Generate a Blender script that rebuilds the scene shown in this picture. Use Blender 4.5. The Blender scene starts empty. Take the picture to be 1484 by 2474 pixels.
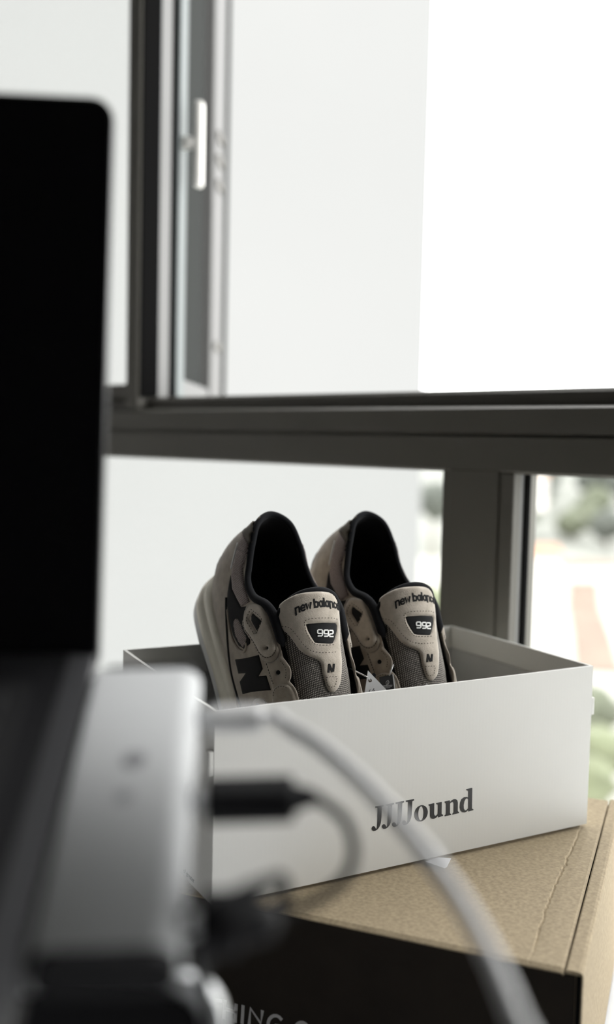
import bpy, bmesh, math, random
from mathutils import Vector, Matrix, noise
from mathutils.geometry import delaunay_2d_cdt
from mathutils.bvhtree import BVHTree

random.seed(7)
SC = bpy.context.scene
COL = SC.collection
R = math.radians

# ------------------------------------------------------------------ camera
# World frame: origin at the shoe box's near bottom corner, x along its front, y to its back, z up
YAW, PITCH, ROLL = R(-28.605), R(-4.007), R(-1.262)
CAM = Vector((-0.26826, -0.61753, 0.32502))
CR = Matrix.Rotation(YAW, 3, 'Z') @ Matrix.Rotation(PITCH, 3, 'X') @ Matrix.Rotation(ROLL, 3, 'Y')
C_RIGHT, C_FWD, C_UP = CR @ Vector((1, 0, 0)), CR @ Vector((0, 1, 0)), CR @ Vector((0, 0, 1))
FPX = 2405.0
cd = bpy.data.cameras.new('camera')
cd.sensor_fit = 'VERTICAL'; cd.sensor_height = 36.0; cd.sensor_width = 36.0
cd.lens = FPX / 2474 * 36.0
cd.clip_start = 0.02; cd.clip_end = 3000
cd.dof.use_dof = True; cd.dof.focus_distance = 0.765; cd.dof.aperture_fstop = 2.7
cam = bpy.data.objects.new('camera', cd); COL.objects.link(cam)
mw = Matrix((C_RIGHT, C_UP, -C_FWD)).transposed().to_4x4(); mw.translation = CAM
cam.matrix_world = mw
SC.camera = cam

# ------------------------------------------------------------------ world / exposure
w = bpy.data.worlds.new('overcast_sky'); SC.world = w; w.use_nodes = True
bg = w.node_tree.nodes['Background']
bg.inputs[0].default_value = (1.0, 1.0, 0.99, 1); bg.inputs[1].default_value = 3.2
vs = SC.view_settings
vs.view_transform = 'Standard'; vs.look = 'None'; vs.gamma = 1.0; vs.use_curve_mapping = False
vs.exposure = 0.75
SC.cycles.max_bounces = 7; SC.cycles.diffuse_bounces = 3; SC.cycles.glossy_bounces = 3; SC.cycles.transparent_max_bounces = 12

# ------------------------------------------------------------------ helpers
def ray(u, v):
    d = CR @ Vector(((u - 742) / FPX, 1, -(v - 1237) / FPX))
    return CAM.copy(), d
def at(u, v, depth):                     # point seen at a pixel at a given distance in front of the camera
    o, d = ray(u, v); return o + d * depth
def on_plane(u, v, n, c):
    o, d = ray(u, v); return o + d * ((c - o.dot(n)) / d.dot(n))

_m = {}
def mat(name, col, rough=0.6, metal=0.0, spec=0.5, var=0.0, vscale=40, bump=0.0, bscale=200, col2=None, sheen=0.0, coat=0.0, bdist=0.001, detail=4):
    if name in _m: return _m[name]
    m = bpy.data.materials.new(name); m.use_nodes = True
    nt = m.node_tree; b = nt.nodes['Principled BSDF']
    b.inputs['Base Color'].default_value = (*col, 1)
    b.inputs['Roughness'].default_value = rough; b.inputs['Metallic'].default_value = metal
    b.inputs['Specular IOR Level'].default_value = spec
    if sheen: b.inputs['Sheen Weight'].default_value = sheen
    if coat: b.inputs['Coat Weight'].default_value = coat
    tc = nt.nodes.new('ShaderNodeTexCoord')
    if var or col2:
        n = nt.nodes.new('ShaderNodeTexNoise'); n.inputs['Scale'].default_value = vscale; n.inputs['Detail'].default_value = detail
        nt.links.new(tc.outputs['Object'], n.inputs['Vector'])
        r = nt.nodes.new('ShaderNodeValToRGB'); r.color_ramp.elements[0].position = 0.3; r.color_ramp.elements[1].position = 0.7
        c2 = col2 or tuple(min(1, c * (1 + var)) for c in col); c1 = col if col2 else tuple(c * (1 - var) for c in col)
        r.color_ramp.elements[0].color = (*c1, 1); r.color_ramp.elements[1].color = (*c2, 1)
        nt.links.new(n.outputs['Fac'], r.inputs['Fac']); nt.links.new(r.outputs['Color'], b.inputs['Base Color'])
    if bump:
        n2 = nt.nodes.new('ShaderNodeTexNoise'); n2.inputs['Scale'].default_value = bscale; n2.inputs['Detail'].default_value = 3
        nt.links.new(tc.outputs['Object'], n2.inputs['Vector'])
        bp = nt.nodes.new('ShaderNodeBump'); bp.inputs['Strength'].default_value = bump; bp.inputs['Distance'].default_value = bdist
        nt.links.new(n2.outputs['Fac'], bp.inputs['Height']); nt.links.new(bp.outputs['Normal'], b.inputs['Normal'])
    _m[name] = m
    return m

def mesh_obj(name, verts, faces, m, parent=None, smooth=False, edges=()):
    me = bpy.data.meshes.new(name); me.from_pydata([tuple(v) for v in verts], list(edges), faces)
    bm = bmesh.new(); bm.from_mesh(me); bmesh.ops.recalc_face_normals(bm, faces=bm.faces); bm.to_mesh(me); bm.free()
    if smooth: me.shade_smooth()
    me.materials.append(m)
    o = bpy.data.objects.new(name, me); COL.objects.link(o)
    if parent: o.parent = parent
    return o
def empty(name, loc=(0, 0, 0), parent=None):
    o = bpy.data.objects.new(name, None); COL.objects.link(o); o.location = loc; o.empty_display_size = 0.05
    if parent: o.parent = parent
    return o
def tag(o, label, cat, group=None):
    o['label'] = label; o['category'] = cat
    if group: o['group'] = group
    return o
def struct(o, label=None, cat=None):
    o['kind'] = 'structure'
    if label: o['label'] = label
    if cat: o['category'] = cat
    return o

class G:                                    # geometry collector, one mesh object per build()
    def __init__(s): s.v = []; s.f = []
    def add(s, vs, fs):
        k = len(s.v); s.v += [Vector(v) for v in vs]; s.f += [tuple(i + k for i in f) for f in fs]; return s
    def box(s, o, ex, ey, ez, bev=0.0):      # corner o, edge vectors
        o, ex, ey, ez = map(Vector, (o, ex, ey, ez))
        if bev <= 0:
            P = [o + ex * a + ey * b + ez * c for c in (0, 1) for b in (0, 1) for a in (0, 1)]
            return s.add(P, [(0, 2, 3, 1), (4, 5, 7, 6), (0, 1, 5, 4), (2, 6, 7, 3), (0, 4, 6, 2), (1, 3, 7, 5)])
        bm = bmesh.new(); vv = [bm.verts.new(o + ex * a + ey * b + ez * c) for c in (0, 1) for b in (0, 1) for a in (0, 1)]
        for f in [(0, 2, 3, 1), (4, 5, 7, 6), (0, 1, 5, 4), (2, 6, 7, 3), (0, 4, 6, 2), (1, 3, 7, 5)]: bm.faces.new([vv[i] for i in f])
        bmesh.ops.bevel(bm, geom=bm.edges[:], offset=bev, segments=3, profile=0.5, affect='EDGES')
        bm.verts.index_update()
        s.add([v.co.copy() for v in bm.verts], [tuple(v.index for v in f.verts) for f in bm.faces]); bm.free(); return s
    def tube(s, pts, rad, n=12, cap=True, flat=None):   # rad: number or list; flat=(axis, factor)
        pts = [Vector(p) for p in pts]; k0 = len(s.v); N = len(pts)
        up = Vector((0, 0, 1)); prev = None
        for i, p in enumerate(pts):
            t = (pts[min(i + 1, N - 1)] - pts[max(i - 1, 0)]).normalized()
            if prev is None:
                a = t.cross(up)
                if a.length < 1e-3: a = t.cross(Vector((1, 0, 0)))
                a.normalize()
            else:
                a = prev - t * prev.dot(t); a.normalize()
            prev = a; bb = t.cross(a)
            r = rad[i] if isinstance(rad, (list, tuple)) else rad
            for j in range(n):
                th = 2 * math.pi * j / n
                s.v.append(p + a * (r * math.cos(th)) + bb * (r * math.sin(th)))
        for i in range(N - 1):
            for j in range(n):
                s.f.append((k0 + i * n + j, k0 + i * n + (j + 1) % n, k0 + (i + 1) * n + (j + 1) % n, k0 + (i + 1) * n + j))
        if cap:
            s.f.append(tuple(k0 + j for j in range(n))); s.f.append(tuple(k0 + (N - 1) * n + j for j in range(n)))
        return s
    def prism(s, poly, o, ex, ey, ez):       # 2D polygon extruded
        o, ex, ey, ez = map(Vector, (o, ex, ey, ez)); n = len(poly)
        P = [o + ex * a + ey * b for a, b in poly] + [o + ex * a + ey * b + ez for a, b in poly]
        return s.add(P, [tuple(range(n)), tuple(range(n, 2 * n))] + [(i, (i + 1) % n, n + (i + 1) % n, n + i) for i in range(n)])
    def build(s, name, m, parent=None, smooth=False): return mesh_obj(name, s.v, s.f, m, parent, smooth)

def catmull(pts, t):                         # open spline through pts, t in 0..len-1
    n = len(pts); i = max(0, min(n - 2, int(math.floor(t)))); f = t - i
    p1, p2 = pts[i], pts[i + 1]
    p0 = pts[i - 1] if i > 0 else [2 * a - b for a, b in zip(p1, p2)]
    p3 = pts[i + 2] if i + 2 < n else [2 * b - a for a, b in zip(p1, p2)]
    return [0.5 * (2 * b + (c - a) * f + (2 * a - 5 * b + 4 * c - d) * f * f + (3 * b - a - 3 * c + d) * f ** 3) for a, b, c, d in zip(p0, p1, p2, p3)]
def spline(pts, n):
    return [Vector(catmull([tuple(p) for p in pts], i * (len(pts) - 1) / (n - 1))) for i in range(n)]
def closed_spline(pts, per=4):
    P = [pts[-1]] + list(pts) + [pts[0], pts[1]]
    out = []
    for i in range(1, len(pts) + 1):
        for k in range(per): out.append(tuple(catmull(P, i + k / per)))
    return out
def rrect(w_, h_, r, seg=6, cx=0, cy=0):
    out = []
    for (sx, sy, a0) in ((1, 1, 0), (-1, 1, 90), (-1, -1, 180), (1, -1, 270)):
        for k in range(seg + 1):
            a = R(a0 + 90 * k / seg)
            out.append((cx + sx * (w_ / 2 - r) + r * math.cos(a), cy + sy * (h_ / 2 - r) + r * math.sin(a)))
    return out
def inside(p, poly):
    x, y = p; c = False; j = len(poly) - 1
    for i in range(len(poly)):
        xi, yi = poly[i]; xj, yj = poly[j]
        if (yi > y) != (yj > y) and x < (xj - xi) * (y - yi) / (yj - yi) + xi: c = not c
        j = i
    return c
def seg_dist(p, polys):
    best = 1e9
    for poly in polys:
        for i in range(len(poly)):
            ax, ay = poly[i]; bx, by = poly[(i + 1) % len(poly)]
            dx, dy = bx - ax, by - ay; L = dx * dx + dy * dy
            t = 0 if L == 0 else max(0, min(1, ((p[0] - ax) * dx + (p[1] - ay) * dy) / L))
            d = (p[0] - ax - t * dx) ** 2 + (p[1] - ay - t * dy) ** 2
            best = min(best, d)
    return math.sqrt(best)
def triangulate(polys, step=None):           # even-odd fill of loops, optional interior grid
    vs_, es = [], []
    for poly in polys:
        k = len(vs_); n = len(poly)
        vs_ += [Vector(p) for p in poly]; es += [(k + i, k + (i + 1) % n) for i in range(n)]
    if step:
        xs = [p[0] for p in polys[0]]; ys = [p[1] for p in polys[0]]
        x = min(xs) + step / 2
        while x < max(xs):
            y = min(ys) + step / 2
            while y < max(ys):
                if sum(inside((x, y), q) for q in polys) % 2 and seg_dist((x, y), polys) > step * 0.45: vs_.append(Vector((x, y)))
                y += step
            x += step
    V, E, F, *_ = delaunay_2d_cdt(vs_, es, [], 0, 1e-7)
    out = []
    for f in F:
        c = sum((V[i] for i in f), Vector((0, 0))) / len(f)
        if sum(inside(c, q) for q in polys) % 2: out.append(tuple(f))
    return [(v.x, v.y) for v in V], out
def plate(polys, mapper, thick, step=None, edge=0.5, ramp=3.0):
    """flat print or overlay: loops in 2D -> solid sheet; mapper(p) -> (point, normal)"""
    V, F = triangulate(polys, step)
    cnt = {}
    for f in F:
        for i in range(len(f)):
            a, b = f[i], f[(i + 1) % len(f)]; cnt[(a, b)] = 1
    bnd = [(a, b) for (a, b) in cnt if (b, a) not in cnt]
    top, bot = [], []
    for p in V:
        P, n = mapper(p)
        h = thick if not step else thick * min(1.0, edge + (1 - edge) * seg_dist(p, polys) / ramp)
        top.append(P + n * h); bot.append(P - n * (thick * 0.3))
    k = len(V)
    faces = [tuple(f) for f in F] + [(a, b, k + b, k + a) for a, b in bnd] + [tuple(k + i for i in reversed(f)) for f in F]
    return top + bot, faces

def text_polys(body, size, name='t', shear=0.0, spacing=1.0, offset=0.0):
    """triangulated glyphs of the built-in typeface: list of verts2D, faces"""
    cu = bpy.data.curves.new(name, 'FONT'); cu.body = body; cu.size = size; cu.shear = shear
    cu.space_character = spacing; cu.offset = offset; cu.resolution_u = 3; cu.align_x = 'CENTER'
    o = bpy.data.objects.new(name, cu); COL.objects.link(o)
    dg = bpy.context.evaluated_depsgraph_get(); dg.update()
    me = o.evaluated_get(dg).to_mesh()
    V = [(v.co.x, v.co.y) for v in me.vertices]; F = [tuple(p.vertices) for p in me.polygons]
    o.evaluated_get(dg).to_mesh_clear()
    bpy.data.objects.remove(o); bpy.data.curves.remove(cu)
    return V, F
def strokes(lines, wd, caps=2):
    """list of polylines -> list of quads (verts, faces) of width wd in 2D"""
    V, F = [], []
    for ln in lines:
        n = len(ln); k = len(V)
        for i in range(n):
            a = Vector(ln[max(0, i - 1)]); b = Vector(ln[min(n - 1, i + 1)]); t = (b - a).normalized(); nn = Vector((-t.y, t.x))
            p = Vector(ln[i])
            if i == 0: p = p - t * wd * 0.3
            if i == n - 1: p = p + t * wd * 0.3
            V += [tuple(p + nn * wd / 2), tuple(p - nn * wd / 2)]
        for i in range(n - 1): F.append((k + 2 * i, k + 2 * i + 1, k + 2 * i + 3, k + 2 * i + 2))
    return V, F
def sheet(V, F, mapper, thick):              # any triangulated 2D art lifted off a surface, open sheet with sides
    cnt = {}
    for f in F:
        for i in range(len(f)): cnt[(f[i], f[(i + 1) % len(f)])] = 1
    bnd = [(a, b) for (a, b) in cnt if (b, a) not in cnt]
    top, bot = [], []
    for p in V:
        P, n = mapper(p); top.append(P + n * thick); bot.append(P - n * thick * 0.3)
    k = len(V)
    return top + bot, list(F) + [(a, b, k + b, k + a) for a, b in bnd]

# ------------------------------------------------------------------ materials
M_FRAME = mat('window_frame_paint', (0.108, 0.103, 0.090), 0.5, spec=0.3, var=0.04, vscale=6)
M_FRAME_OUT = mat('window_frame_outer', (0.175, 0.175, 0.171), 0.4)
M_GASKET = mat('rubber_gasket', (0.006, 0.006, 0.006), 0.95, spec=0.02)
M_HANDLE = mat('handle_white', (0.75, 0.74, 0.70), 0.35)
M_SILVER = mat('brushed_aluminium', (0.63, 0.64, 0.65), 0.38, metal=0.9)
M_BLACK_PLASTIC = mat('black_plastic', (0.007, 0.007, 0.008), 0.6, spec=0.15)
M_WALL = mat('room_wall_paint', (0.045, 0.044, 0.041), 0.9, var=0.05, vscale=3)
M_CEIL = mat('ceiling_paint', (0.06, 0.059, 0.056), 0.9, var=0.04, vscale=3)
M_FLOOR = mat('floor_wood', (0.04, 0.031, 0.024), 0.6, var=0.2, vscale=8)
M_BOX = mat('white_carton', (0.665, 0.66, 0.63), 0.55, var=0.015, vscale=12)
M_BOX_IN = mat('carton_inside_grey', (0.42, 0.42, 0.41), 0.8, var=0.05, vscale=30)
M_EDGE = mat('carton_cut_edge', (0.86, 0.85, 0.83), 0.8)
M_INK = mat('black_ink', (0.008, 0.008, 0.009), 0.5)
M_KRAFT = mat('kraft_cardboard', (0.265, 0.208, 0.132), 0.85, col2=(0.39, 0.312, 0.20), vscale=330, detail=9, bump=0.12, bscale=700, bdist=0.0005)
M_KRAFT_DARK = mat('kraft_dark', (0.017, 0.013, 0.009), 0.85, spec=0.2, var=0.15, vscale=30)
M_WHITE_INK = mat('white_ink', (0.40, 0.39, 0.38), 0.7)

# corrugation lines on the white carton: fine vertical relief
def corrugate(m):
    nt = m.node_tree; b = nt.nodes['Principled BSDF']; tc = nt.nodes.new('ShaderNodeTexCoord')
    wv = nt.nodes.new('ShaderNodeTexWave'); wv.wave_type = 'BANDS'; wv.bands_direction = 'X'; wv.inputs['Scale'].default_value = 95; wv.inputs['Distortion'].default_value = 0.6
    nz = nt.nodes.new('ShaderNodeTexNoise'); nz.inputs['Scale'].default_value = 900
    mx = nt.nodes.new('ShaderNodeMath'); mx.operation = 'MULTIPLY_ADD'; mx.inputs[1].default_value = 0.25
    bp = nt.nodes.new('ShaderNodeBump'); bp.inputs['Strength'].default_value = 0.015; bp.inputs['Distance'].default_value = 0.0006
    nt.links.new(tc.outputs['Object'], wv.inputs['Vector']); nt.links.new(tc.outputs['Object'], nz.inputs['Vector'])
    nt.links.new(nz.outputs['Fac'], mx.inputs[0]); nt.links.new(wv.outputs['Fac'], mx.inputs[2])
    nt.links.new(mx.outputs[0], bp.inputs['Height']); nt.links.new(bp.outputs['Normal'], b.inputs['Normal'])
corrugate(M_BOX)

def glass_mat(name, tint, refl=0.06):
    m = bpy.data.materials.new(name); m.use_nodes = True; nt = m.node_tree
    for n in list(nt.nodes):
        if n.type != 'OUTPUT_MATERIAL': nt.nodes.remove(n)
    out = [n for n in nt.nodes if n.type == 'OUTPUT_MATERIAL'][0]
    t = nt.nodes.new('ShaderNodeBsdfTransparent'); t.inputs[0].default_value = (*tint, 1)
    g = nt.nodes.new('ShaderNodeBsdfGlossy'); g.inputs['Roughness'].default_value = 0.02
    f = nt.nodes.new('ShaderNodeFresnel'); f.inputs[0].default_value = 1.45
    mx = nt.nodes.new('ShaderNodeMixShader')
    ge = nt.nodes.new('ShaderNodeNewGeometry'); io = nt.nodes.new('ShaderNodeMath'); io.operation = 'MULTIPLY_ADD'
    io.inputs[1].default_value = 1 / 1.3 - 1.3; io.inputs[2].default_value = 1.3      # same reflectance on the pane's inner side
    nt.links.new(ge.outputs['Backfacing'], io.inputs[0]); nt.links.new(io.outputs[0], f.inputs[0])
    nt.links.new(f.outputs[0], mx.inputs[0]); nt.links.new(t.outputs[0], mx.inputs[1]); nt.links.new(g.outputs[0], mx.inputs[2])
    nt.links.new(mx.outputs[0], out.inputs[0])
    return m
M_GLASS = glass_mat('window_glass', (0.98, 0.985, 0.98))
# ------------------------------------------------------------------ room shell
WD = Vector((-0.32201, 0.94674, 0)); WN = Vector((0.94674, 0.32201, 0)); UP = Vector((0, 0, 1))
def W(s, c, z): return WD * s + WN * c + UP * z       # along the window wall, outwards, up
Z_TABLE = -0.158; Z_FLOOR = Z_TABLE - 0.74; Z_CEIL = 1.75
S0, S1, CB = -2.6, 1.3, -3.2                           # room extents
ZL0, ZL1, ZU0, ZU1 = -0.62, 0.297, 0.385, 1.45         # lower and upper lights
def slab(name, o, ex, ey, ez, m): return G().box(o, ex, ey, ez).build(name, m)
struct(slab('floor', W(S0 - .1, CB - .1, Z_FLOOR - .1), WD * (S1 - S0 + .2), WN * (0.6 - CB + .1), UP * .1, M_FLOOR), 'dark wooden floor of the room', 'floor')
struct(slab('ceiling', W(S0 - .1, CB - .1, Z_CEIL), WD * (S1 - S0 + .2), WN * (0.55 - CB + .1), UP * .1, M_CEIL), 'grey painted ceiling of the room', 'ceiling')
struct(slab('wall_back', W(S0, CB - .1, Z_FLOOR), WD * (S1 - S0), WN * .1, UP * (Z_CEIL - Z_FLOOR), M_WALL), 'dark grey wall opposite the window', 'wall')
struct(slab('wall_left', W(S1, CB, Z_FLOOR), WD * .1, WN * (0.55 - CB), UP * (Z_CEIL - Z_FLOOR), mat('bounce_wall_paint', (0.60, 0.59, 0.575), 0.9, var=0.02, vscale=3)), 'unseen wall at the left end of the window, pale to bounce light', 'wall')  # out-of-view wall whitened to throw daylight onto the shoes' left sides
struct(slab('wall_right', W(S0 - .1, CB, Z_FLOOR), WD * .1, WN * (0.55 - CB), UP * (Z_CEIL - Z_FLOOR), M_WALL), 'dark grey wall at the right end of the window', 'wall')
struct(slab('wall_below_window', W(S0, 0.44, Z_FLOOR), WD * (S1 - S0), WN * .12, UP * (ZL0 - Z_FLOOR), M_WALL), 'low wall under the window', 'wall')
struct(slab('wall_above_window', W(S0, 0.44, ZU1), WD * (S1 - S0), WN * .12, UP * (Z_CEIL - ZU1), M_WALL), 'wall strip above the window', 'wall')

win = struct(empty('window_1', W(0, 0.44, ZL0)), 'grey framed window wall with wide upper opening and lower fixed panes', 'window')
def wbox(name, s0, s1, c0, c1, z0, z1, m, bev=0.0, parent=None):
    par = parent or win
    o = G().box(W(s0, c0, z0), WD * (s1 - s0), WN * (c1 - c0), UP * (z1 - z0), bev).build(name, m, par)
    o.matrix_parent_inverse = Matrix.Translation(-par.location) if par.parent is None else Matrix.Identity(4)
    return o
def reparent(o, par):
    o.parent = par; bpy.context.view_layer.update(); o.matrix_parent_inverse = par.matrix_world.inverted(); return o
# transom: a stepped profile, extruded along the wall
prof = [(0.444, 0.297), (0.440, 0.300), (0.440, 0.3345), (0.4445, 0.3355), (0.4445, 0.3375), (0.440, 0.3385), (0.440, 0.364), (0.4445, 0.3665),
        (0.458, 0.3675), (0.458, 0.381), (0.462, 0.385), (0.520, 0.385), (0.520, 0.297)]
tr = G()
n = len(prof)
tr.add([W(S0, c, z) for c, z in prof] + [W(S1, c, z) for c, z in prof], [tuple(range(n)), tuple(range(n, 2 * n))] + [(i, (i + 1) % n, n + (i + 1) % n, n + i) for i in range(n)])
t_o = tr.build('transom', M_FRAME, win); t_o.matrix_parent_inverse = Matrix.Translation(-win.location)
wbox('head_rail', S0, S1, 0.44, 0.52, ZU1 - .05, ZU1, M_FRAME, .002)
wbox('sill_rail', S0, S1, 0.44, 0.52, ZL0, ZL0 + .05, M_FRAME, .002)
# upper mullions; the one in view stands between the open casement and the left light
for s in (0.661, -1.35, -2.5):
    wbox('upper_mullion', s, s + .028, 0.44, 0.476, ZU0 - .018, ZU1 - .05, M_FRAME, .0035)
    wbox('dark_reveal_strip', s - .003, s + .0005, 0.4445, 0.476, ZU0, ZU1 - .05, M_GASKET)  # strip added to blacken the mullion's inner side
    wbox('outer_jamb', s - .002, s + .030, 0.476, 0.497, ZU0, ZU1 - .05, M_FRAME_OUT, .001)
    wbox('gasket', s - .003, s + .031, 0.497, 0.506, ZU0, ZU1 - .05, M_GASKET)
# left upper light: bead, gasket and pane
wbox('glazing_bead', 0.689, S1, 0.452, 0.475, ZU0, ZU0 + .020, M_FRAME, .003)
wbox('pane', 0.689, S1, 0.478, 0.482, ZU0, ZU1 - .05, M_GLASS)
# upper fixed light on the near right, beyond the picture
wbox('pane', S0, -1.322, 0.478, 0.482, ZU0, ZU1 - .05, M_GLASS)
# lower lights
for i, s in enumerate((0.054, -0.88, -1.82, 0.985)):
    wbox('lower_mullion', s, s + .062, 0.440, 0.52, ZL0 + .05, ZL1 + .003, M_FRAME, .0015)
    wbox('glazing_bead', s - .017, s - .0006, 0.4415, 0.456, ZL0 + .05, ZL1 + .001, M_FRAME, .0015)
    wbox('glazing_bead', s + .0626, s + .073, 0.4435, 0.462, ZL0 + .05, ZL1 + .001, M_FRAME, .0015)
    wbox('reveal_strip', s - .0165, s - .0006, 0.456, 0.4635, ZL0 + .05, ZL1, M_FRAME_OUT)
    wbox('gasket', s - .0195, s - .0004, 0.4635, 0.472, ZL0 + .05, ZL1, M_GASKET)
for (a, b) in ((0.127, 0.968), (-0.807, 0.037), (-1.747, -0.897), (S0, -1.837), (1.06, S1)):
    wbox('pane', a, b, 0.4725, 0.4765, ZL0 + .05, ZL1, M_GLASS)

# open casement, swung outwards; its handle stile nearest the jamb
sash = struct(empty('window_2', W(0.655, 0.512, ZU0)), 'open casement sash swung outwards with a pale T-shaped handle', 'window')
H0 = on_plane(431, 700, WN, 0.512); H0.z = 0
dirE = at(541, 700, 1.0) - CAM; dirE.z = 0
hc = H0 - Vector((CAM.x, CAM.y, 0))
# far end of the sash: on the ray of its far edge, 0.52 m from the hinge
a_ = dirE.dot(dirE); b_ = -2 * dirE.dot(hc); c_ = hc.dot(hc) - 0.52 ** 2
tE = (-b_ + math.sqrt(b_ * b_ - 4 * a_ * c_)) / (2 * a_)
E0 = Vector((CAM.x, CAM.y, 0)) + dirE * tE
SD = (E0 - H0).normalized(); SL = (E0 - H0).length; SN = Vector((SD.y, -SD.x, 0))      # along the sash; its inner face normal (to the right)
def sbox(name, l0, l1, n0, n1, z0, z1, m, bev=0.0):
    o = G().box(H0 + SD * l0 + SN * n0 + UP * z0, SD * (l1 - l0), SN * (n1 - n0), UP * (z1 - z0), bev).build(name, m, sash)
    o.matrix_parent_inverse = Matrix.Translation(-sash.location); return o
zs0, zs1 = ZU0 + .004, ZU1 - .06
M_SASH = mat('sash_glass_dark', (0.022, 0.024, 0.023), 0.95, spec=0.05)
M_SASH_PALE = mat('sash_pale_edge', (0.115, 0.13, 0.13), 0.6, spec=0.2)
sbox('stile', 0.0, 0.060, -0.045, 0.0, zs0, zs1, M_SASH_PALE, .002)
sbox('dark_glass_face', 0.058, 0.30, -0.040, -0.012, zs0, zs1, M_SASH)  # opaque stand-in for glass, its dark reflection put into the colour
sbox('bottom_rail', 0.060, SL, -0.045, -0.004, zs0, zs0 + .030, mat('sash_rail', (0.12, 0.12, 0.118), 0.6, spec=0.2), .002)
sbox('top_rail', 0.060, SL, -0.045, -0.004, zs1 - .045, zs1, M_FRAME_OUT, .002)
sbox('pane', 0.30, SL - .11, -0.030, -0.026, zs0 + .04, zs1 - .04, M_GLASS)
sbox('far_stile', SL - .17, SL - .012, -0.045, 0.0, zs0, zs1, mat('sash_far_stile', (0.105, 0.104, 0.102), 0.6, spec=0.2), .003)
sbox('gasket', SL - .012, SL + .014, -0.047, 0.004, zs0, zs1, M_GASKET)
# lock studs on the far stile, seen as small bumps
for vpx in (335, 390, 450, 838):
    o, d = ray(520, vpx); k = (SL - .10)
    P = H0 + SD * k; t_ = ((P - o).to_2d().length) / d.to_2d().length
    z = (o + d * t_).z
    sbox('lock_stud', k - .03, k + .03, 0.0, .006, z - .007, z + .007, M_FRAME, .002)
# T handle
hz = at(470, 377, (H0 - CAM).length).z
hnd = empty('handle', H0 + SD * .02 + UP * hz, sash); hnd.matrix_parent_inverse = Matrix.Translation(-sash.location)
g = G(); c0 = H0 + SD * .016 + UP * hz
g.tube([c0 + SN * (-.001), c0 + SN * .014, c0 + SN * .030], [.0105, .009, .0085], 14)
o = g.build('stem', M_HANDLE, hnd, True); reparent(o, hnd)
o = G().box(c0 + SN * .018 - SD * .010 - UP * .064, SN * .014, SD * .020, UP * .124, .005).build('lever', M_HANDLE, hnd, True); reparent(o, hnd)
_wl = {}
def base(name, loc, rot=None):               # empty at a thing's base (translation only unless rot)
    e = empty(name, loc); _wl[e.name] = Vector(loc); return e
def adopt(o, par):                           # child given in world coordinates, under a translation-only empty or a world-coordinate mesh
    o.parent = par
    o.matrix_parent_inverse = Matrix.Translation(-_wl[par.name]) if par.name in _wl else Matrix.Identity(4)
    return o

# ------------------------------------------------------------------ outdoors
FH = Vector((C_FWD.x, C_FWD.y, 0)).normalized(); RH = Vector((FH.y, -FH.x, 0))
ZG = -17.0
def out(f, r, z): return Vector((CAM.x, CAM.y, 0)) + FH * f + RH * r + UP * z
M_RENDER = mat('white_render', (0.172, 0.174, 0.171), 0.95, spec=0.1, var=0.02, vscale=0.4)
M_GROUND = mat('pale_concrete_ground', (0.42, 0.41, 0.38), 0.95, col2=(0.30, 0.30, 0.26), vscale=0.05)
M_SOIL = mat('orange_soil', (0.155, 0.114, 0.086), 0.95, var=0.2, vscale=0.2)
M_ROAD = mat('pale_road', (0.60, 0.59, 0.57), 0.9, var=0.05, vscale=0.2)
M_HILL = mat('wooded_hill', (0.15, 0.155, 0.135), 0.95, col2=(0.22, 0.225, 0.205), vscale=0.03)
M_LEAF = [mat('leaf_a', (0.09, 0.10, 0.065), 0.8, var=0.35, vscale=1.2), mat('leaf_b', (0.13, 0.145, 0.085), 0.8, var=0.3, vscale=1.2), mat('leaf_c', (0.06, 0.066, 0.056), 0.8, var=0.3, vscale=1.0)]
M_TRUNK = mat('bark', (0.10, 0.075, 0.05), 0.9)
M_HOUSE = mat('house_wall', (0.62, 0.60, 0.57), 0.9)
M_ROOF = mat('house_roof', (0.36, 0.20, 0.13), 0.85)
M_PANE_DARK = mat('house_window', (0.04, 0.045, 0.05), 0.2)

# blank white apartment block: its right-hand corner at pixel column ~1016
fd = 9.0; rr = (1018 - 742) / FPX * fd
bl = base('apartment_block', out(fd, rr, ZG))
g = G().box(out(fd, rr - 16, ZG), RH * 16, FH * 9, UP * 22.6); adopt(g.build('wall', M_RENDER), bl)
g = G().box(out(fd - .15, rr - 16, ZG + 22.6), RH * 16.0, FH * 9.2, UP * .6); adopt(g.build('parapet', M_RENDER), bl)
tag(bl, 'blank off-white apartment block wall seen through the upper window', 'building')

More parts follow.
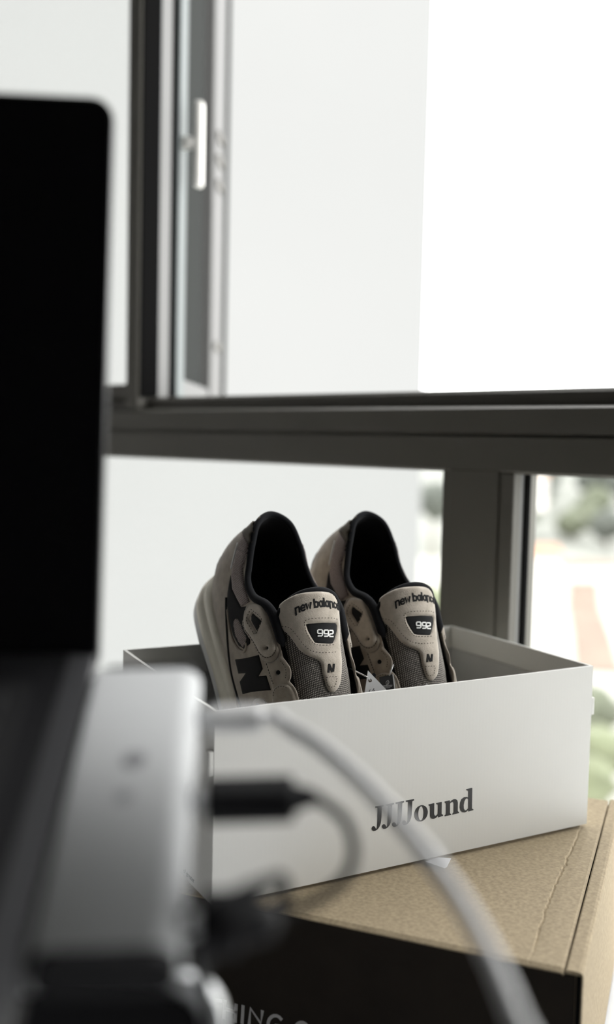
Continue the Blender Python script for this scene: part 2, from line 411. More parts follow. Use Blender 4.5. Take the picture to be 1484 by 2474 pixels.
# ground, far hill, road and soil band
gr = mesh_obj('ground', [out(4, -300, ZG), out(4, 400, ZG), out(700, 500, ZG), out(700, -400, ZG)], [(0, 1, 2, 3)], M_GROUND)
struct(gr, 'pale built-up valley floor far below the window', 'ground')
V, F = [], []; NX, NY = 60, 16
for j in range(NY):
    for i in range(NX):
        f = 150 + 38 * j; r = -60 + 8.0 * i * (1 + j * .12)
        hgt = 15.5 * (1 - math.exp(-j / 4.5)) + 2.2 * noise.noise(Vector((i * .21, j * .35, 0))) * min(1, j / 3)
        V.append(out(f, r, ZG - .3 + hgt))
for j in range(NY - 1):
    for i in range(NX - 1): F.append((j * NX + i, j * NX + i + 1, (j + 1) * NX + i + 1, (j + 1) * NX + i))
struct(mesh_obj('hill', V, F, M_HILL, smooth=True), 'hazy grey-green wooded hillside across the valley', 'hill')
def strip(name, pts, wd, m, z, label, cat):
    V, F = [], []
    for i, (f, r) in enumerate(pts):
        a = Vector(pts[max(0, i - 1)]); b = Vector(pts[min(len(pts) - 1, i + 1)]); t = (b - a).normalized()
        V += [out(f - t.y * wd / 2, r + t.x * wd / 2, z), out(f + t.y * wd / 2, r - t.x * wd / 2, z)]
    for i in range(len(pts) - 1): F.append((2 * i, 2 * i + 1, 2 * i + 3, 2 * i + 2))
    k = len(V); V += [v - UP * .05 for v in V[:k]]
    for i in range(len(pts) - 1): F += [(2 * i, 2 * i + 2, k + 2 * i + 2, k + 2 * i), (2 * i + 1, k + 2 * i + 1, k + 2 * i + 3, 2 * i + 3)]
    return tag(mesh_obj(name, V, F, m), label, cat)
strip('road', [(62, 12), (74, 14.5), (86, 17), (105, 21.5), (130, 26)], 4.4, M_ROAD, ZG + .08, 'white blurred road down in the valley', 'road')
strip('soil_bank', [(76, 22.8), (92, 26.8), (108, 30.5), (128, 36)], 3.4, M_SOIL, ZG + .12, 'orange-brown bank of bare soil crossing the valley floor', 'soil bank')
strip('soil_terrace', [(140, 26), (146, 36), (150, 48)], 7.0, M_SOIL, ZG + .16, 'broad orange-brown terrace at the foot of the hill', 'soil bank')
def blob(rad, seed, sub=3):
    bm = bmesh.new(); bmesh.ops.create_icosphere(bm, subdivisions=sub, radius=1.0)
    for v in bm.verts:
        d = v.co.normalized(); k = 1 + .28 * noise.noise(d * 2.1 + Vector((seed * 3.7, 0, 0))) + .14 * noise.noise(d * 5.0 + Vector((0, seed, 0)))
        v.co = d * k * rad; v.co.z *= .85
    bm.verts.index_update()
    r = ([v.co.copy() for v in bm.verts], [tuple(v.index for v in f.verts) for f in bm.faces]); bm.free(); return r
def tree(f, r, zb, h, rad, k, label, grp):
    t = base('tree', out(f, r, zb))
    vs_, fs = blob(rad, f * .37 + r); c = out(f, r, zb + h - rad * .7)
    adopt(mesh_obj('crown', [c + v for v in vs_], fs, M_LEAF[k], smooth=True), t)
    adopt(G().tube([out(f, r, zb), out(f, r, zb + h - rad)], [rad * .12, rad * .07], 7).build('trunk', M_TRUNK), t)
    return tag(t, label, 'tree', grp)
tn = 'near trees at the foot of the building'
tree(50, 15.2, ZG, 3.0, 1.5, 1, 'green tree directly beyond the right edge of the shoe box', tn)
tree(57, 16.6, ZG, 3.4, 1.5, 0, 'small dark green tree right of the shoe box corner', tn)
tree(46, 13.3, ZG, 2.6, 1.5, 1, 'low bright green bush just above the cardboard box', tn)
tree(60, 18.4, ZG, 2.0, 1.2, 0, 'dark green tree at the right picture edge beside the shoe box', tn)
rng = random.Random(3)
sp = [(222, 70, 7, 3), (200, 58, 6, 3.2), (250, 60, 8, 4.0), (185, 52, 5, 3), (172, 46, 5, 2.8), (165, 50, 6, 3), (210, 49, 7, 3.4), (280, 68, 9, 4.5), (265, 78, 9, 5), (230, 66, 8, 4), (178, 39, 5, 2.2), (240, 54, 6, 3.5), (310, 85, 9, 5), (302, 69, 8, 3.6), (195, 44, 6, 3), (216, 51.5, 6, 2.4)]
for (f, r, h, rad) in sp:
    j = (f - 150) / 38; zb = ZG - .6 + 15.5 * (1 - math.exp(-j / 4.5))
    tree(f, r, zb, h, rad, 2 if rng.random() < .4 else 0, 'blurred dark tree dotting the far wooded hillside', 'trees on the hillside')
tree(52, 6.55, ZG, 9.8, 1.15, 1, 'pale green tree showing beside the white wall in the lower pane', 'trees by the white wall')
tree(70, 8.9, ZG, 14.5, 1.5, 2, 'taller grey-green tree beside the white wall in the lower pane', 'trees by the white wall')
def house(f, r, wd, dp, h, label, zb=ZG):
    t = base('house', out(f, r, zb))
    adopt(G().box(out(f, r - wd / 2, zb), RH * wd, FH * dp, UP * h).build('wall', M_HOUSE), t)
    a, b = out(f - .4, r - wd / 2 - .4, zb + h), out(f + dp + .4, r - wd / 2 - .4, zb + h); m_ = (a + b) / 2 + UP * h * .35
    ex = RH * (wd + .8)
    adopt(mesh_obj('roof', [a, b, m_, a + ex, b + ex, m_ + ex], [(0, 1, 2), (3, 5, 4), (0, 2, 5, 3), (1, 4, 5, 2), (0, 3, 4, 1)], M_ROOF), t)
    for k in range(2):
        adopt(G().box(out(f - .05, r - wd * .3 + k * wd * .45, zb + h * .4), RH * wd * .16, FH * .08, UP * h * .3).build('window', M_PANE_DARK), t)
    return tag(t, label, 'house', 'houses down in the valley')
house(120, 29.4, 2.8, 5, 4.0, 'pale house with reddish roof low in the valley')
house(170, 37.5, 7, 6, 6.0, 'white house high on the far hillside', ZG + 6.5)

# ------------------------------------------------------------------ table
M_MARBLE = mat('white_marble', (0.78, 0.78, 0.79), 0.3, col2=(0.60, 0.61, 0.64), vscale=9, detail=8)
tb = base('desk', W(0.1, -0.2, Z_FLOOR))
adopt(G().box(W(-.75, -0.95, Z_TABLE - .03), WD * 1.75, WN * 1.37, UP * .03, .003).build('table_top', M_MARBLE), tb)
for s, c in ((-.68, -.88), (-.68, .34), (.92, -.88), (.92, .34)):
    adopt(G().box(W(s, c, Z_FLOOR), WD * .05, WN * .05, UP * (Z_TABLE - .03 - Z_FLOOR), .003).build('leg', M_SILVER), tb)
tag(tb, 'white marble-topped desk under the cardboard box', 'desk')

# ------------------------------------------------------------------ brown cardboard box
KB = Vector((0.7672, 0.6414, 0)).normalized(); KA = Vector((-KB.y, KB.x, 0)); K0 = Vector((0.1735, -0.1790, 0))
KD, KL, KH = 0.325, 0.50, 0.155                        # depth away from camera, length to the left, height
def K(a, b, z): return K0 + KA * a + KB * b + UP * z
kb = base('cardboard_box', K(KL / 2, KD / 2, -KH - .001))
tag(kb, 'brown corrugated cardboard box lying under the white shoe box', 'cardboard box')
zt = -.0006; SEAM = 0.0115
# side wall (rolled double edge) on the right with a rounded top edge
pr = [(0.0, -KH), (0.0, -.003), (.0008, -.0012), (.0028, zt), (SEAM - .0016, zt), (SEAM - .0006, -.0015), (SEAM - .0006, -KH)]
g = G(); n = len(pr); g.add([K(a, .0012, z) for a, z in pr] + [K(a, KD + .004, z) for a, z in pr], [tuple(range(n)), tuple(range(n, 2 * n))] + [(i, (i + 1) % n, n + (i + 1) % n, n + i) for i in range(n)])
adopt(g.build('right_side_panel', M_KRAFT), kb)
# lid: a sheet with a rounded front fold and a crumpled crease along its right margin
crease = [(.3409, -.0018), (.2950, -.0370), (.2371, -.0814), (.1992, -.1126), (.1624, -.1445)]
cab = []
for x, y in crease:
    q = Vector((x, y, 0)) - K0; cab.append((q.dot(KB), q.dot(KA)))
cab.sort()
def crease_a(b):
    if b <= cab[0][0]: return cab[0][1]
    for (b0, a0), (b1, a1) in zip(cab, cab[1:]):
        if b <= b1: return a0 + (a1 - a0) * (b - b0) / (b1 - b0)
    return cab[-1][1] + (b - cab[-1][0]) * .1
nb = 90; off = [0.0, .002, -1, -2, -3, -4, -5, .06, .12, .2, .3, .4, KL - SEAM - .002]
V, F = [], []
for i in range(nb + 1):
    b = KD * i / nb; ca = crease_a(b) + .0016 * noise.noise(Vector((b * 70, 0, 3))) + .0010 * noise.noise(Vector((b * 200, 5, 3)))
    cols = [SEAM + .0004, SEAM + .0022, ca - .008, ca - .0016, ca, ca + .0009, ca + .004, .07, .12, .2, .3, .4, KL]
    k = max(0.0, min(1.0, (KD * 0.80 - b) / .05)) * max(.25, min(1, b / .03))
    zz = [-.0016, zt, zt, zt - .0005 * k, zt - .0012 * k, zt + .0, zt, zt, zt, zt, zt, zt, zt]
    cols = [c if j < 7 else max(c, cols[6] + .004 * (j - 6)) for j, c in enumerate(cols)]
    for a, z in zip(cols, zz): V.append(K(a, b, z - (.0016 if i == 0 else 0)))
nc = 13
for i in range(nb):
    for j in range(nc - 1): F.append((i * nc + j, i * nc + j + 1, (i + 1) * nc + j + 1, (i + 1) * nc + j))
k = len(V)
V += [v - UP * .0011 for v in V[:k]]
F += [tuple(k + q for q in f) for f in F[:nb * (nc - 1)]]
F += [(j, j + 1, k + j + 1, k + j) for j in range(nc - 1)] + [(nb * nc + j, nb * nc + j + 1, k + nb * nc + j + 1, k + nb * nc + j) for j in range(nc - 1)]
F += [(i * nc, (i + 1) * nc, k + (i + 1) * nc, k + i * nc) for i in range(nb)] + [(i * nc + nc - 1, (i + 1) * nc + nc - 1, k + (i + 1) * nc + nc - 1, k + i * nc + nc - 1) for i in range(nb)]
adopt(mesh_obj('lid', V, F, M_KRAFT), kb)
# front panel in near-black brown, slightly recessed at the corner slot
fp = G().box(K(.0044, .0008, -KH), KA * (KL - .0044), KB * .003, UP * (KH - .0030), .0006).build('front_panel', M_KRAFT_DARK); adopt(fp, kb)
adopt(G().box(K(0, KD - .002, -KH), KA * KL, KB * .004, UP * (KH - .005)).build('back_panel', M_KRAFT), kb)
adopt(G().box(K(KL - .004, .004, -KH), KA * .004, KB * (KD - .008), UP * (KH - .005)).build('left_side_panel', M_KRAFT), kb)
adopt(G().box(K(SEAM, .004, -KH), KA * (KL - SEAM - .004), KB * (KD - .008), UP * .003).build('bottom_panel', M_KRAFT), kb)
adopt(G().box(K(.0010, .0004, -KH), KA * .0032, KB * .0022, UP * (KH - .0030), .0004).build('corner_slot', M_GASKET), kb)
# white lettering on the dark front: HING C...
FN = -KB
def front_map(p):                            # p in metres: x to the right along the front, y up
    return K(-p[0], .0008, p[1]) , FN
def fpx(u, v):
    o, d = ray(u, v); t = (KB.dot(K0) + .0008 - o.dot(KB)) / d.dot(KB); P = o + d * t
    return (-(P - K0).dot(KA), P.z)
def zD(x, y): return fpx(480 + x / 3.533, 2160 + y / 3.533)
def arc(cx, cy, rx, ry, a0, a1, n=14): return [(cx + rx * math.cos(R(a0 + (a1 - a0) * i / n)), cy + ry * math.sin(R(a0 + (a1 - a0) * i / n))) for i in range(n + 1)]
lt = [[(85, 895), (195, 912)], [(140, 905), (132, 1045)],
      [(228, 912), (218, 1056)], [(322, 944), (314, 1088)], [(226, 978), (318, 1010)],
      [(380, 956), (372, 1100)],
      [(432, 1110), (444, 975), (532, 1105), (545, 1000)],
      [(x, y) for x, y in arc(655, 1112, 62, 76, -35, -330)] + [(712, 1130), (660, 1122)],
      [(x, y) for x, y in arc(880, 1175, 62, 80, -35, -325)]]
V2, F2 = strokes([[zD(*p) for p in ln] for ln in lt], .0024)
vv, ff = sheet(V2, F2, front_map, .00025)
o = mesh_obj('lettering', vv, ff, M_WHITE_INK); o['label'] = 'white sans-serif capital letters'; adopt(o, fp)

# torn scrap of white paper on the lid
q = [on_plane(u, v, UP, 0) for u, v in ((1028, 2088), (1040, 2080), (1060, 2074), (1090, 2080), (1080, 2097), (1074, 2100))]
k = len(q); V = [p + UP * (.0006 + (.0012 if i in (0, 3) else 0)) for i, p in enumerate(q)]; V += [p + UP * .0003 for p in V[:k]]
tag(mesh_obj('paper_scrap', V, [tuple(range(k)), tuple(range(k, 2 * k))] + [(i, (i + 1) % k, k + (i + 1) % k, k + i) for i in range(k)], mat('white_paper', (0.72, 0.72, 0.74), 0.5)),
    'small torn white paper scrap peeping from under the shoe box', 'paper')

# ------------------------------------------------------------------ white shoe box
SW, SDp, SH, TH = 0.350, 0.199, 0.1402, 0.0024
sb = base('shoe_box', (SW / 2, SDp / 2, 0)); tag(sb, 'open white cardboard shoe box with black serif lettering on its front', 'shoe box')
# rim corners as bowed by handling
def wall_panel(name, A, B, inn, bow, m, drop=0.0, lean=(0, 0), th=TH, z0=0.0):
    """sheet between bottom points A,B (outer face), height to rim, bowed outwards; inn = inward normal"""
    A, B, inn = Vector(A), Vector(B), Vector(inn); nu, nv = 24, 10; V, F = [], []
    for side in (0, 1):
        for j in range(nv + 1):
            for i in range(nu + 1):
                u, v = i / nu, j / nv
                hz_ = SH - drop + (lean[0] * (1 - u) + lean[1] * u)
                P = A.lerp(B, u) + UP * (z0 + (hz_ - z0) * v) - inn * (bow * math.sin(math.pi * u) * v ** 1.5)
                if side: P += inn * th
                V.append(P)
    S = (nu + 1) * (nv + 1)
    for side in (0, 1):
        for j in range(nv):
            for i in range(nu):
                a = side * S + j * (nu + 1) + i; F.append((a, a + 1, a + nu + 2, a + nu + 1))
    for i in range(nu):
        F.append((i, i + 1, S + i + 1, S + i)); a = nv * (nu + 1) + i; F.append((a, a + 1, S + a + 1, S + a))
    for j in range(nv):
        a = j * (nu + 1); F.append((a, a + nu + 1, S + a + nu + 1, S + a)); a += nu; F.append((a, a + nu + 1, S + a + nu + 1, S + a))
    return adopt(mesh_obj(name, V, F, m, smooth=False), sb)
front = wall_panel('front_panel', (0, 0, 0), (SW, 0, 0), (0, 1, 0), .0012, M_BOX, z0=.0022)
wall_panel('back_panel', (SW - TH, SDp, 0), (TH, SDp, 0), (0, -1, 0), .001, M_BOX, lean=(0, .0035), z0=.0022)
left_p = wall_panel('left_side_panel', (0, SDp, 0), (0, TH, 0), (1, 0, 0), .0015, M_BOX, lean=(.0035, 0), z0=.0022)
wall_panel('right_side_panel', (SW, TH, 0), (SW, SDp, 0), (-1, 0, 0), .0015, M_BOX, z0=.0022)
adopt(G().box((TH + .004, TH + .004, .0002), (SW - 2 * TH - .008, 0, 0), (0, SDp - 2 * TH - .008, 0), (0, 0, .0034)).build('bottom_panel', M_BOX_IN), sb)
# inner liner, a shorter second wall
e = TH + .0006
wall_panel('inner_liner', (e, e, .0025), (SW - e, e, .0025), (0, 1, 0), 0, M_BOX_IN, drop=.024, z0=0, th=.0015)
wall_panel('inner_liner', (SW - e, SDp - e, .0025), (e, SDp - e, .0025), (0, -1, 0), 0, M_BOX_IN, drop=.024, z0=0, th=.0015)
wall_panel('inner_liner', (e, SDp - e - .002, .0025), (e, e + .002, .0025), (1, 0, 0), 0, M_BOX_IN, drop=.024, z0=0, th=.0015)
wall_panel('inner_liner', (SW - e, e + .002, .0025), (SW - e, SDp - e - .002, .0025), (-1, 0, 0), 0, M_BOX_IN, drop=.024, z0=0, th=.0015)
# locking tabs
o = G().box((-.0042, .0003, .094), (.0052, 0, 0), (0, .006, 0), (0, 0, .018), .0012).build('locking_tab', M_BOX, None, True); adopt(o, sb)
o = G().box((SW - .001, .0003, .097), (.0050, 0, 0), (0, .006, 0), (0, 0, .0155), .0012).build('locking_tab', M_BOX, None, True); adopt(o, sb)

# lettering, traced as outlines in front-panel metres
def spx(u, v):
    o, d = ray(u, v); t = (0 - o.y) / d.y; P = o + d * t; return (P.x, P.z)
def zE(x, y): return spx(880 + x / 5.3, 1880 + y / 5.3)
def front_sh(p):
    x, z = p; return Vector((x, -.0012 * math.sin(math.pi * x / SW) * max(0, z / SH) ** 1.5, z)), Vector((0, -1, 0))
Jg = [(140, 360), (245, 341), (248, 356), (228, 366), (224, 372), (216, 540), (208, 585), (192, 625), (168, 656), (140, 672), (116, 675), (100, 662), (95, 642), (102, 622), (118, 613), (134, 618), (143, 634), (150, 648), (158, 644), (164, 620), (167, 580), (171, 385), (166, 377), (142, 377)]
ell = lambda cx, cy, rx, ry, sh, n=36: [(cx + rx * math.cos(2 * math.pi * i / n), cy + ry * math.sin(2 * math.pi * i / n) - sh * rx * math.cos(2 * math.pi * i / n)) for i in range(n)]
glyphs = [[[(x + dx, y + dy) for x, y in Jg]] for dx, dy in ((0, 0), (132, -26), (261, -51), (390, -75))]
glyphs += [[ell(727, 449, 86, 103, .2), ell(726, 449, 35, 90, .2)],
           [[(822, 335), (893, 318), (896, 322), (894, 455), (900, 474), (915, 481), (932, 470), (942, 455), (944, 345), (938, 334), (922, 331), (921, 318), (988, 302), (992, 306), (990, 452), (996, 462), (1009, 466), (1010, 481), (946, 502), (943, 480), (920, 505), (896, 518), (870, 520), (852, 508), (843, 482), (843, 362), (838, 353), (824, 350)]],
           [[(1030, 299), (1090, 282), (1096, 286), (1096, 306), (1118, 284), (1145, 268), (1170, 266), (1189, 279), (1198, 308), (1197, 415), (1202, 426), (1213, 431), (1213, 445), (1130, 466), (1128, 453), (1140, 446), (1145, 435), (1146, 325), (1140, 308), (1126, 303), (1108, 312), (1098, 325), (1097, 440), (1102, 452), (1113, 457), (1113, 469), (1030, 488), (1028, 475), (1041, 468), (1046, 456), (1048, 330), (1043, 318), (1031, 313)]],
           [[(1305, 140), (1377, 122), (1382, 126), (1379, 380), (1384, 392), (1397, 396), (1397, 408), (1334, 426), (1331, 406), (1310, 427), (1284, 438), (1256, 435), (1234, 415), (1223, 372), (1227, 315), (1246, 268), (1278, 242), (1310, 238), (1331, 246), (1332, 172), (1326, 158), (1307, 153)],
            [(1332, 268), (1316, 257), (1298, 264), (1282, 295), (1273, 345), (1276, 388), (1288, 410), (1304, 411), (1320, 399), (1332, 384)]]]
for k, gl in enumerate(glyphs):
    loops = [[zE(*p) for p in lp] for lp in gl]
    vv, ff = plate(loops, front_sh, .00022)
    o = mesh_obj('letter', vv, ff, M_INK); o['label'] = 'black serif letter'; adopt(o, front)
# small print on the left side, low down
def left_map(p): return Vector((0, p[0], p[1])), Vector((-1, 0, 0))
V2, F2 = text_polys('of greater', .0052)
q0 = on_plane(470, 2134, Vector((1, 0, 0)), 0); mxx = max(x for x, y in V2)
vv, ff = sheet([(q0.y + mxx - x, q0.z + y) for x, y in V2], F2, left_map, .0002)
o = mesh_obj('small_print', vv, ff, M_INK); adopt(o, left_p)

# ------------------------------------------------------------------ sneakers
# local frame: x heel->toe, y to the right in the picture, z up from the sole
BETA = R(44)
SH_M = Matrix(((0, 1, 0), (-math.sin(BETA), 0, -math.cos(BETA)), (-math.cos(BETA), 0, math.sin(BETA)))).to_4x4()
POSE1 = Matrix.Translation((0.107, 0.2254, 0.1865)) @ SH_M
POSE2 = Matrix.Translation((0.2072, 0.2310, 0.1850)) @ Matrix.Rotation(R(-1.4), 4, 'Z') @ SH_M
TOP = [(.006, 0, .119), (.015, .016, .1185), (.032, .0245, .112), (.048, .0295, .104), (.062, .0335, .099), (.079, .035, .102), (.094, .0335, .1125), (.104, .032, .1160),
       (.116, .031, .1150), (.146, .0290, .1075), (.176, .0275, .099), (.198, .015, .083), (.206, 0, .081)]
TOPR = [(.006, 0, .119), (.015, .016, .117), (.032, .0245, .108), (.048, .029, .0975), (.062, .0325, .0925), (.079, .034, .0965), (.094, .0335, .1115)] + TOP[7:]
BOT = [(.006, 0, .034), (.010, .020, .034), (.026, .0315, .033), (.048, .0350, .032), (.072, .036, .030), (.096, .0365, .028), (.118, .0375, .027), (.138, .039, .026),
       (.160, .041, .025), (.184, .0425, .024), (.206, .0430, .023), (.243, .033, .022), (.260, 0, .022)]
BLG = [(.0075, 0), (.0095, 0), (.0085, 0), (.007, 0), (.006, 0), (.006, 0), (.0065, 0), (.007, 0), (.0075, .002), (.008, .005), (.007, .007), (.006, .008), (.006, .009)]
def lerp_list(L, t):
    i = max(0, min(len(L) - 2, int(t))); f = t - i; return [a + (b - a) * f for a, b in zip(L[i], L[i + 1])]
def mirror_pts(L): return [(x, -y, z) for x, y, z in L[:0:-1]] + list(L)
T2 = [(p[0], p[1], p[2]) for p in TOP]; B2 = list(BOT)
TT = [(x, y, z) for x, y, z in TOPR[:0:-1]] + [(x, -y, z) for x, y, z in T2]       # u=-12..12 ; u>0 -> y negative
BB = [(x, y, z) for x, y, z in B2[:0:-1]] + [(x, -y, z) for x, y, z in B2]
def wall(u, v):
    t = Vector(catmull(TT, u + 12)); b = Vector(catmull(BB, u + 12))
    du = Vector(catmull(BB, min(24, u + 12.05))) - Vector(catmull(BB, max(0, u + 11.95)))
    nrm = Vector((-du.y, du.x, 0))
    c = Vector((.13, 0, 0)); m_ = (t + b) / 2
    if nrm.length > 1e-9: nrm.normalize()
    if nrm.dot(Vector((m_.x - c.x, m_.y, 0))) < 0: nrm = -nrm
    bo, bz = lerp_list(BLG, abs(u))
    P = b.lerp(t, v)
    hk = max(0.0, 1 - abs(u) / 3.5)                    # the heel swells low down and pinches in under the collar
    k = math.sin(math.pi * (v ** (0.85 + .10 * hk))) if v < 1 else 0.0
    return P + nrm * bo * k + UP * bz * k

SUEDE = mat('taupe_suede', (0.28, 0.238, 0.19), 0.92, col2=(0.41, 0.355, 0.29), vscale=110, bump=0.35, bscale=1100, sheen=0.35, bdist=0.0006)
SUEDE_LT = mat('pale_suede', (0.38, 0.332, 0.27), 0.92, col2=(0.53, 0.47, 0.395), vscale=120, bump=0.4, bscale=1000, sheen=0.4, bdist=0.0007)
SUEDE_DK = mat('dark_brown_suede', (0.045, 0.034, 0.020), 0.85, col2=(0.085, 0.067, 0.040), vscale=60, bump=0.25, bscale=1000, sheen=0.2, bdist=0.0005)
LINING = mat('black_lining', (0.006, 0.006, 0.007), 0.9, bump=0.2, bscale=1500, bdist=0.0004)
COLLAR = mat('charcoal_collar_fabric', (0.0085, 0.009, 0.0105), 0.95, spec=0.12, bump=0.3, bscale=1600, sheen=0.06, bdist=0.0004)
BLACKF = mat('black_felt', (0.007, 0.007, 0.0075), 0.95, bump=0.3, bscale=1500, bdist=0.0004)
REFL = mat('silver_reflective', (0.55, 0.55, 0.54), 0.35)
MIDS = mat('cream_midsole_foam', (0.86, 0.82, 0.71), 0.6, var=0.04, vscale=50)
MIDW = mat('white_midsole_rim', (0.80, 0.80, 0.79), 0.55)
OUTS = mat('black_outsole_rubber', (0.012, 0.012, 0.012), 0.7)
THREAD = mat('dark_thread', (0.02, 0.016, 0.012), 0.9)
NUM = mat('white_embroidery', (0.85, 0.85, 0.82), 0.6)
def mesh_fabric(name, c_lo, c_hi, sx, sy, axes):
    """woven mesh: two crossed wave bands give the open cells, colour follows the thread itself"""
    m = bpy.data.materials.new(name); m.use_nodes = True; nt = m.node_tree; b = nt.nodes['Principled BSDF']; b.inputs['Roughness'].default_value = 0.75
    tc = nt.nodes.new('ShaderNodeUVMap')
    W_ = []
    for ax, sc in (('X', sx), ('Y', sy)):
        wv = nt.nodes.new('ShaderNodeTexWave'); wv.wave_type = 'BANDS'; wv.bands_direction = ax; wv.wave_profile = 'SIN'
        wv.inputs['Scale'].default_value = sc; wv.inputs['Distortion'].default_value = 1.2; wv.inputs['Detail'].default_value = 1; wv.inputs['Detail Scale'].default_value = 3
        nt.links.new(tc.outputs[0], wv.inputs['Vector']); W_.append(wv)
    mx = nt.nodes.new('ShaderNodeMath'); mx.operation = 'MULTIPLY'
    nt.links.new(W_[0].outputs['Fac'], mx.inputs[0]); nt.links.new(W_[1].outputs['Fac'], mx.inputs[1])
    r = nt.nodes.new('ShaderNodeValToRGB'); r.color_ramp.elements[0].position = .12; r.color_ramp.elements[1].position = .6
    r.color_ramp.elements[0].color = (*c_lo, 1); r.color_ramp.elements[1].color = (*c_hi, 1)
    nt.links.new(mx.outputs[0], r.inputs['Fac']); nt.links.new(r.outputs['Color'], b.inputs['Base Color'])
    bp = nt.nodes.new('ShaderNodeBump'); bp.inputs['Strength'].default_value = .8; bp.inputs['Distance'].default_value = .0006
    nt.links.new(mx.outputs[0], bp.inputs['Height']); nt.links.new(bp.outputs['Normal'], b.inputs['Normal'])
    return m
MESH_T = mesh_fabric('tongue_mesh', (0.05, 0.044, 0.038), (0.47, 0.43, 0.38), 270, 190, 'XY')
MESH_P = mesh_fabric('pinkish_mesh', (0.17, 0.135, 0.125), (0.66, 0.56, 0.53), 230, 230, 'XY')
def add_uv(o, fn):
    me = o.data; uv = me.uv_layers.new(name='UVMap')
    for lp in me.loops: uv.data[lp.index].uv = fn(me.vertices[lp.vertex_index].co)

shoe = empty('sneaker')
tag(shoe, 'taupe suede running shoe standing heel-up on the left in the open box', 'shoe', 'pair of sneakers in the box')
# upper shell (outer wall), a single loft heel - sides - toe
NU, NV = 192, 22
def loft(fn, u0, u1, nu, nv, v0=0, v1=1):
    V = [fn(u0 + (u1 - u0) * i / nu, v0 + (v1 - v0) * j / nv) for j in range(nv + 1) for i in range(nu + 1)]
    F = [(j * (nu + 1) + i, j * (nu + 1) + i + 1, (j + 1) * (nu + 1) + i + 1, (j + 1) * (nu + 1) + i) for j in range(nv) for i in range(nu)]
    return V, F
Vw, Fw = loft(wall, -12, 12, NU, NV)
upper = mesh_obj('upper', Vw, Fw, SUEDE, shoe, True)
# lining: offset inwards
def inner(u, v):
    P = wall(u, v); t = Vector(catmull(TT, u + 12)); c = Vector((max(.03, min(.2, P.x + (.012 if abs(u) < 2 else 0))), 0, P.z))
    d = c - P
    if d.length > 1e-6: d.normalize()
    return P + d * (.0045 + .002 * math.sin(math.pi * v)) - UP * .001
Vi, Fi = loft(inner, -10.5, 10.5, 120, 16)
lin = mesh_obj('lining', Vi, Fi, LINING, shoe, True)
# footbed
ring = [Vector(catmull(BB, 24 * i / 72)) + UP * .006 for i in range(72)]
mesh_obj('insole', ring + [Vector((.12, 0, .032))], [(i, (i + 1) % 72, 72) for i in range(72)], LINING, shoe)
# padded collar roll along the top line
def topline(u, inn=0.0, up=0.0):
    t = Vector(catmull(TT, u + 12)); c = Vector((max(.04, t.x), 0, t.z)); d = c - t
    if d.length > 1e-6: d.normalize()
    return t + d * inn + UP * up
us = [-8.6 + 17.2 * i / 110 for i in range(111)]
rad = [.0027 + .0012 * max(0.0, min(1, (abs(u) - 4) / 2)) for u in us]
rad[0] = rad[-1] = .0008
G().tube([topline(u, .0020, .0004) for u in us], rad, 12).build('collar', COLLAR, shoe, True)

# midsole: two stacked bands with a groove, flared at the heel, and an outsole under it
def sole_ring(off, z_of, back=0.0, n=144):
    out_ = []
    for i in range(n):
        u = -12 + 24 * i / n
        p = Vector(catmull(BB, u + 12)); q = Vector(catmull(BB, min(24, u + 12.05))) - Vector(catmull(BB, max(0, u + 11.95)))
        nr = Vector((-q.y, q.x, 0)); nr = nr.normalized() if nr.length > 1e-9 else Vector((1, 0, 0))
        if nr.dot(Vector((p.x - .13, p.y, 0))) < 0: nr = -nr
        hf = max(0, 1 - p.x / .09)
        out_.append(p + nr * (off + back * hf) + UP * (z_of(p) - p.z))
    return out_
def ring_loft(rings, name, m, cap=True):
    n = len(rings[0]); V = [p for r_ in rings for p in r_]; F = []
    for j in range(len(rings) - 1):
        for i in range(n): F.append((j * n + i, j * n + (i + 1) % n, (j + 1) * n + (i + 1) % n, (j + 1) * n + i))
    if cap: F += [tuple(range(n)), tuple((len(rings) - 1) * n + i for i in range(n))]
    return mesh_obj(name, V, F, m, shoe, True)
spring = lambda p: .016 * max(0, (p.x - .19) / .07) ** 2
ztop = lambda p: p.z + .004
zm = lambda k: (lambda p: spring(p) + (p.z + .004 - spring(p)) * k)
mids = ring_loft([sole_ring(.0005, zm(1.0)), sole_ring(.0035, zm(.97), .0), sole_ring(.0045, zm(.86), .001), sole_ring(.0045, zm(.74), .002), sole_ring(.0030, zm(.70), .002),
           sole_ring(.0030, zm(.66), .002), sole_ring(.0050, zm(.62), .003), sole_ring(.0058, zm(.45), .0035), sole_ring(.0056, zm(.30), .0035)], 'midsole', MIDS)
ring_loft([sole_ring(.0046, zm(.30), .003), sole_ring(.0050, zm(.26), .0035), sole_ring(.0060, zm(.10), .003), sole_ring(.0050, zm(.08), .003)], 'midsole_rim', MIDW)
ring_loft([sole_ring(.0052, zm(.09), .003), sole_ring(.0058, zm(.06), .003), sole_ring(.0050, zm(-.03), .002), sole_ring(.0010, zm(-.05), .0)], 'outsole', OUTS)

